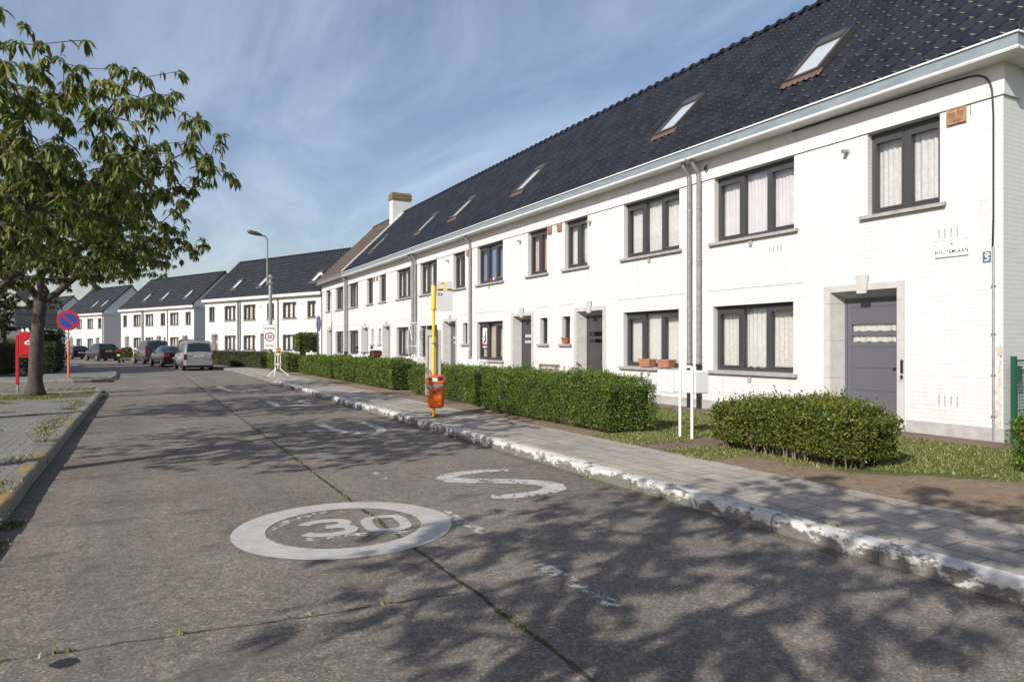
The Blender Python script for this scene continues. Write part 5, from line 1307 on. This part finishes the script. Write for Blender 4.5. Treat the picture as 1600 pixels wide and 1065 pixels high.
    for ti in tipids:
        if rng.random() < bare: continue
        chain = [ti]
        while par[chain[-1]] > 0 and len(chain) < 6: chain.append(par[chain[-1]])
        for ci, nd in enumerate(chain):
            k = leaves if ci == 0 else (max(1, leaves//3) if ci % 2 == 0 else (leaves//4))
            ax = A[chain[0]]-A[chain[1]]; ax /= np.linalg.norm(ax)+1e-9
            for q in range(k):
                a = rng.uniform(0, 2*math.pi); o = np.array([math.cos(a), math.sin(a), 0]); dn = rng.uniform(.3, 1.6)
                dd = o*rng.uniform(.5,1)+ax*.35+np.array([0,0,-dn]); P.append(A[nd]+rng.normal(size=3)*.015); D.append(dd); S.append(leaf*rng.uniform(.65,1.15)); Rr.append(np.array([0,0,1.0])+rng.normal(size=3)*.35)
    P, D, S, Rr = map(np.array, (P, D, S, Rr))
    V, F = leaf_cloud('foliage', P, D, S, .32, None, droop=.25, rng=rng, roll=Rr)
    npmesh('foliage', V, F, M[leafm], root, smooth=True)
    return root
tree('cherry tree at the left frame edge whose twigs reach nearest the camera', (-2.5,9.5,.14), 11, 2.05, (.55,-.1,3.35), (3.15,3.0,1.4), 760, .15, .13, leaves=11, low=2.3, limbs=7)
tree('cherry tree at the left edge, dense crown with its trunk out of view', (-2.75,16.2,.14), 23, 2.1, (.45,0,3.6), (3.6,3.2,1.6), 1000, .17, .125, leaves=12, low=2.6)
tree('cherry tree with its whole trunk in view beside the red post box', (-2.58,22.8,.14), 35, 2.55, (.25,0,3.95), (3.3,3.0,1.65), 760, .175, .12, leaves=10, low=3.05, lean=(.10,0), limbs=4)
tree('cherry tree beside the camera, known by its shadow on the near road', (-2.5,1.0,.14), 47, 2.3, (0,-.35,4.3), (3.1,2.45,1.55), 460, .16, .14, leaves=10, low=3.1)
tree('small dark tree far left rising behind the clipped hedge', (-8.3,57.5,.12), 59, 2.6, (0,0,3.9), (3.6,3.4,2.1), 520, .20, .21, leaves=11, low=2.2, group=None, leafm='leaf_far', name='tree')
def hedge(label, x0, x1, y0, y1, z1, leaf, count, m, seed, z0=.13, rz=0, org=None, wild=.03, group='clipped garden hedges', gapz=.06, name='hedge', sprigs=.02, bulge=.05, foot=.22):
    """footprint x0..x1, y0..y1 (metres from org); leaves on every outer face, uneven clipped surface over a twig core coloured dark as in shade"""
    rng = np.random.default_rng(seed); cx, cy = (x0+x1)/2, (y0+y1)/2
    o = thing(name, label, 'hedge', (org[0] if org else cx, org[1] if org else cy, z0), rz, group)
    if not org: x0, x1, y0, y1 = x0-cx, x1-cx, y0-cy, y1-cy
    h = z1-z0; ax, ay = x1-x0, y1-y0
    ph = rng.uniform(0, 6, 8)
    def disp(p, nrm):
        s = np.sin(p[:,1]*2.3+ph[0])*np.sin(p[:,2]*4.1+ph[1])+.7*np.sin(p[:,0]*3.3+p[:,1]*4.7+ph[2])+.5*np.sin(p[:,2]*9+p[:,1]*8.3+ph[3])
        return s*bulge*.6
    areas = {'-x': ay*h, '+x': ay*h*.7, '-y': ax*h, '+y': ax*h*.8, 'z': ax*ay}
    tot = sum(areas.values()); Ps = []; Ns = []
    for k, a in areas.items():
        n = max(8, int(count*a/tot)); u, v = rng.random(n), rng.random(n)
        if k[1:] == 'x':
            x = np.full(n, x0 if k[0] == '-' else x1); p = np.stack([x, y0+u*ay, gapz+(h-gapz)*v], 1); nn = np.tile([-1. if k[0] == '-' else 1., 0, 0], (n,1))
        elif k[1:] == 'y':
            y = np.full(n, y0 if k[0] == '-' else y1); p = np.stack([x0+u*ax, y, gapz+(h-gapz)*v], 1); nn = np.tile([0, -1. if k[0] == '-' else 1., 0], (n,1))
        else:
            p = np.stack([x0+u*ax, y0+v*ay, np.full(n, h)], 1); nn = np.tile([0,0,1.], (n,1))
        Ps.append(p); Ns.append(nn)
    P = np.concatenate(Ps); Nn = np.concatenate(Ns); n = len(P)
    # round the edges and taper the foot
    def shape(p):
        q = p.copy(); e = .10
        tz = np.clip((h-q[:,2])/.14, 0, 1); k = 1-.10*(1-tz)**2/max(min(ax, ay), .5)*.8
        q[:,0] = (x0+x1)/2+(q[:,0]-(x0+x1)/2)*k; q[:,1] = (y0+y1)/2+(q[:,1]-(y0+y1)/2)*(1-(1-k)*min(1, ax/ay))
        tb = np.clip(1-q[:,2]/(.30*h+.05), 0, 1); q[:,0] = (x0+x1)/2+(q[:,0]-(x0+x1)/2)*(1-foot*tb**1.5)
        dx_ = np.minimum(q[:,0]-x0, x1-q[:,0]); dy_ = np.minimum(q[:,1]-y0, y1-q[:,1]); ed = np.clip(1-np.minimum(dx_, dy_)/.12, 0, 1); q[:,2] = q[:,2]-.05*ed**2*(q[:,2] > h*.9)
        q[:,2] += (.025*np.sin(q[:,1]*1.9+ph[4])+.02*np.sin(q[:,1]*5+q[:,0]*4+ph[5]))*(q[:,2]/h)
        return q
    Q = shape(P)+Nn*(disp(P, Nn)+rng.normal(size=n)*wild-.01)[:,None]
    D = Nn*rng.uniform(.1,1.1,(n,1))+rng.normal(size=(n,3))*.75+np.array([0,0,.35])
    # sprigs standing above the clipped top
    ns = int(n*sprigs); idx = rng.choice(n, ns); S_ = []; SD = []
    for i in idx:
        if P[i,2] < h*.55: continue
        hh = rng.uniform(.03, .11); a = rng.normal(size=3)*.35+Nn[i]*.4+np.array([0,0,1.0]); a /= np.linalg.norm(a)
        for t in np.linspace(.2, 1, 5): S_.append(Q[i]+a*hh*t); SD.append(a*.4+rng.normal(size=3)*.8)
    if S_: Q = np.concatenate([Q, np.array(S_)]); D = np.concatenate([D, np.array(SD)])
    sz = leaf*rng.uniform(.6, 1.25, len(Q))
    V, F = leaf_cloud('foliage', Q-D/np.linalg.norm(D,axis=1,keepdims=True)*sz[:,None]*.3, D, sz, .58, None, simple=True, rng=rng)
    npmesh('foliage', V, F, M[m], o)
    # twig mass as a solid core, dark for the shade inside the hedge
    k = .055+wild*1.2; nx, ny, nz = 4, max(3, int(ay/.25)), 4; vs = []
    b = MB()
    def cp(i, j, l):
        p = np.array([[x0+k+(ax-2*k)*i/nx, y0+k+(ay-2*k)*j/ny, (h-k)*l/nz]]); q = shape(p)[0]
        return tuple(q+np.array([disp(p, None)[0]*.6 if i in (0, nx) else 0, 0, 0]))
    idm = {}
    for i in range(nx+1):
        for j in range(ny+1):
            for l in range(nz+1):
                if i in (0,nx) or j in (0,ny) or l == nz: idm[(i,j,l)] = len(vs); vs.append(cp(i,j,l))
    fs = []
    for j in range(ny):
        for l in range(nz):
            for i in (0, nx): fs.append((idm[(i,j,l)], idm[(i,j+1,l)], idm[(i,j+1,l+1)], idm[(i,j,l+1)]))
        for i in range(nx): fs.append((idm[(i,j,nz)], idm[(i+1,j,nz)], idm[(i+1,j+1,nz)], idm[(i,j+1,nz)]))
    for i in range(nx):
        for l in range(nz):
            for j in (0, ny): fs.append((idm[(i,j,l)], idm[(i+1,j,l)], idm[(i+1,j,l+1)], idm[(i,j,l+1)]))
    b.add(vs, fs); b.build('twigs', M['hcore'], o, smooth=True)
    return o
hedge('low ragged olive hedge nearest the camera on the right', 6.95,7.8,4.90,7.05,.765, .037, 34000, 'hleaf2', 1, wild=.05, sprigs=.015, gapz=.12, bulge=.07, foot=.30)
hs = np.random.default_rng(21)
nh = [o for o in COL.objects if str(o.get('label','')).startswith('low ragged olive')][0]
for k in range(46):
    y = hs.uniform(-1.0,1.05); x = hs.uniform(-.36,-.05); p = Vector((x,y,-.01)); e = Vector((x-hs.uniform(-.05,.16), y+hs.normal()*.10, hs.uniform(.18,.40)))
    b = MB(); b.tube([p, p.lerp(e,.5)+Vector((hs.normal()*.02,hs.normal()*.02,0)), e], [.011,.009,.004], 5, cap=False); b.build('stem', M['stem'], nh, smooth=True)
hedge('long bright green hedge right of the orange bin', 6.42,7.45,8.75,13.6,.945, .036, 52000, 'hleaf', 2, wild=.035, sprigs=.035, bulge=.07)
hedge('green hedge set back behind the orange bin', 6.75,7.6,13.75,18.6,.93, .042, 28000, 'hleaf', 3, wild=.035, bulge=.07)
hedge('green hedge block just left of the gap, nearest of the far three', 6.75,7.6,20.3,23.9,1.02, .055, 14000, 'hleaf', 4)
hedge('green hedge block in the middle of the far three', 6.85,7.6,24.1,28.0,1.0, .06, 11000, 'hleaf', 5)
hedge('green hedge block right behind the barrier', 6.75,7.55,28.2,34.3,.98, .065, 11000, 'hleaf', 6)
hedge('yellowish green hedge left of the barrier', 6.45,7.25,36.0,42.3,1.02, .08, 9000, 'hleaf2', 7)
hedge('dark hedge behind the silver van', -.45,.45,-6.5,6.5,1.05, .08, 10000, 'hleaf3', 8, rz=R(13), org=(5.1,49.2))
hedge('bushy green hedge cut off by the right edge of the photo', 8.45,9.3,2.9,4.0,.80, .042, 12000, 'hleaf', 9, wild=.05)
hedge('tall clipped hedge block beside the far house door', 10.2,11.7,52.0,53.6,2.35, .09, 5000, 'hleaf', 10, group=None, name='tall_hedge')
hedge('dark clipped hedge left of the cherry trunk', -9.5,-5.2,40.2,42.0,1.50, .09, 9000, 'hleaf3', 11, z0=.1, bulge=.03)
hedge('dark clipped hedge right of the cherry trunk', -5.1,-3.75,40.0,44.5,1.62, .09, 7000, 'hleaf3', 12, z0=.1, bulge=.03)
hedge('rounded dark shrub above the left hedge', -5.4,-3.9,45.2,46.6,2.3, .12, 3000, 'hleaf3', 13, z0=.1, bulge=.2, wild=.12, name='shrub', group=None)
hedge('small green hedge at the bend between the motorcycle and brown van', -1.9,-.9,81.0,83.5,1.15, .10, 3000, 'hleaf2', 14, group=None)
hedge('small green hedge at the bend between the two dark hatchbacks', -5.8,-4.4,91.0,94.0,1.1, .10, 3000, 'hleaf2', 15, group=None)
hedge('light green hedge far left under the dark tree', -9.5,-6.6,62.0,64.0,1.9, .12, 3000, 'hleaf', 16, group=None, bulge=.12)
hedge('small hedge between the two far terraces above the silver van', 3.4,5.2,78.6,79.6,2.0, .12, 2000, 'hleaf', 17, group=None)

fr = np.random.default_rng(8)
for k in range(4):
    fx, fy = fr.uniform(8.4,9.6), fr.uniform(8.3,9.6); fo = thing('dandelion', 'tiny yellow dandelion in the lawn behind the letterbox', 'flower', (fx,fy,.128), 0, 'dandelions in the lawn')
    b = MB(); b.tube([(0,0,0),(.004,0,.07)], .003, 5); b.build('stem', M['grass'], fo)
    b = MB(); b.tube([(0,0,.068),(0,0,.076),(0,0,.082)], [.012,.019,.006], 8); b.build('flower_head', M['yellow'], fo)
# grass: blades (nobody could count them)
def blades(name, label, pts, h, seed, m='grass', w=.006):
    rng = np.random.default_rng(seed); n = len(pts); P = np.asarray(pts, float); hh = h*rng.uniform(.45,1.3,n)
    a = rng.uniform(0, 2*np.pi, n); s = np.stack([np.cos(a), np.sin(a), np.zeros(n)], 1)*w; ln = rng.normal(size=(n,3))*.45; ln[:,2] = 1
    mid = P+ln*hh[:,None]*.55; tip = P+ln*hh[:,None]*1.0+np.stack([ln[:,0],ln[:,1],-np.abs(ln[:,0])],1)*hh[:,None]*.35
    V = np.stack([P-s,P+s,mid+s*.7,mid-s*.7,tip],1).reshape(-1,3); o = (np.arange(n)*5)[:,None]
    ob = npmesh(name, V, [o+np.array([[0,1,2,3]]), o+np.array([[3,2,4]])], M[m]); return tag(ob, label, 'grass', kind='stuff')
rg = np.random.default_rng(99)
def scatter(n, x0, x1, y0, y1, z, f=None):
    x, y = rg.uniform(x0,x1,n), rg.uniform(y0,y1,n); p = np.stack([x,y,np.full(n,z)],1)
    return p if f is None else p[f(x,y)]
def soil(x, y):
    w = .35*np.sin(1.7*y+.6)+.25*np.sin(4.1*y+2*x)+.2*np.sin(7*x+3*y)
    return np.maximum(7.05-x+w*.8, 1.55-(np.abs(x-6.6)+np.abs(y-3.6)*.9)+w*.7)
lawn = np.concatenate([scatter(42000, 6.6,10.25,1.2,6.9,.128, lambda x,y: soil(x,y)+rg.normal(size=len(x))*.12 < 0), scatter(30000, 6.9,10.25,7.8,14,.128, lambda x,y: soil(x,y) < .1), scatter(5000, 6.15,7.2,7.6,8.8,.128), scatter(2500, 6.1,7.0,6.2,7.1,.128), scatter(9000,7.3,10.2,14,34,.128)])
blades('lawn_grass', 'short green lawn grass behind the right hands hedges', lawn, .034, 1, w=.005)
tuft = []
for k in range(80):      # weeds in the paver joints and along the left kerb
    y = rg.uniform(4.5, 24); x = -1.28-abs(rg.normal())*.12 if k % 2 else rg.uniform(-3.2,-1.35)
    y = round(y/.115)*.115 if k % 2 == 0 else y; m = int(rg.uniform(40,160)); tuft.append(np.stack([x+rg.normal(size=m)*.10, y+rg.normal(size=m)*(.018 if k % 2 == 0 else .16), np.full(m,.14)],1))
tg = rg.normal(size=(9000,2)); tuft.append(np.stack([-2.6+tg[:,0]*.62, 22.3+tg[:,1]*.55, np.full(9000,.14)],1))
tuft.append(scatter(1200,-1.6,-1.25,5.5,8.6,.14)); tuft.append(scatter(2500,-2.6,-1.3,33.2,35.0,.12)); tuft.append(scatter(1500,-1.35,-1.0,33.5,37.0,.05)); tuft.append(scatter(900,-1.05,-.9,5.8,7.4,0, lambda x,y: np.sin(y*9)>.3)); tuft.append(scatter(500,-1.04,-.92,22.4,23.6,0)); tuft.append(scatter(4000,-3.8,-1.3,24.6,26.2,.14, lambda x,y: (np.sin(x*27)>.55)|(np.sin(y*27)>.7)))
blades('verge_grass', 'weeds and grass growing in the left pavement joints', np.concatenate(tuft), .032, 2)
wd = []
for (y, x, m) in ((4.22,4.63,50),(5.3,4.56,30),(10.5,4.57,240),(9.9,4.56,120),(3.5,4.78,20),(6.6,4.57,26),(31,4.55,200),(33.5,4.55,200),(29.6,4.55,120),(12.4,5.08,160),(12.9,5.2,140)):
    wd.append(np.stack([x+rg.normal(size=m)*.025, y+rg.normal(size=m)*.09, np.full(m,.0 if x < 4.7 else .125)],1))
for k in range(26):
    y = rg.uniform(2.5,30); m = int(rg.uniform(8,30)); wd.append(np.stack([1.83+rg.normal(size=m)*.012, y+rg.normal(size=m)*.10, np.zeros(m)],1))
for k in range(7):
    x = rg.uniform(-1,1.6); m = 9; wd.append(np.stack([x+rg.normal(size=m)*.05, 4.07-.10*x+rg.normal(size=m)*.012, np.zeros(m)],1))
blades('kerb_weeds', 'small weeds along the white kerb and road joints', np.concatenate(wd), .03, 3)
dl = []
for k in range(1500):
    y = rg.uniform(2.2,14); dl.append((6.05+rg.normal()*(.28 if y > 5 else .8)+(.25 if y > 8 else .5), y))
lp_ = np.array([(x,y,.134) for x,y in dl]+[(4.85+rg.normal()*.1, rg.uniform(3,14), .13) for k in range(30)]+[(4.5-abs(rg.normal())*.04, rg.uniform(2,16), .006) for k in range(160)])
V, F = leaf_cloud('x', lp_, np.concatenate([rg.normal(size=(len(lp_),2)), rg.uniform(0,.25,(len(lp_),1))],1), rg.uniform(.012,.04,len(lp_)), .5, None, simple=True, rng=rg, roll=np.tile([0,0,1.],(len(lp_),1))+rg.normal(size=(len(lp_),3))*.2)
M['dry'] = m_leaf('dry_leaf', [(0,(.10,.06,.03)),(.5,(.18,.11,.05)),(1,(.28,.21,.12))], .1, .8)
tag(npmesh('fallen_leaves', V, F, M['dry']), 'dry fallen leaves along the hedge foot and gutter', 'leaves', kind='stuff')
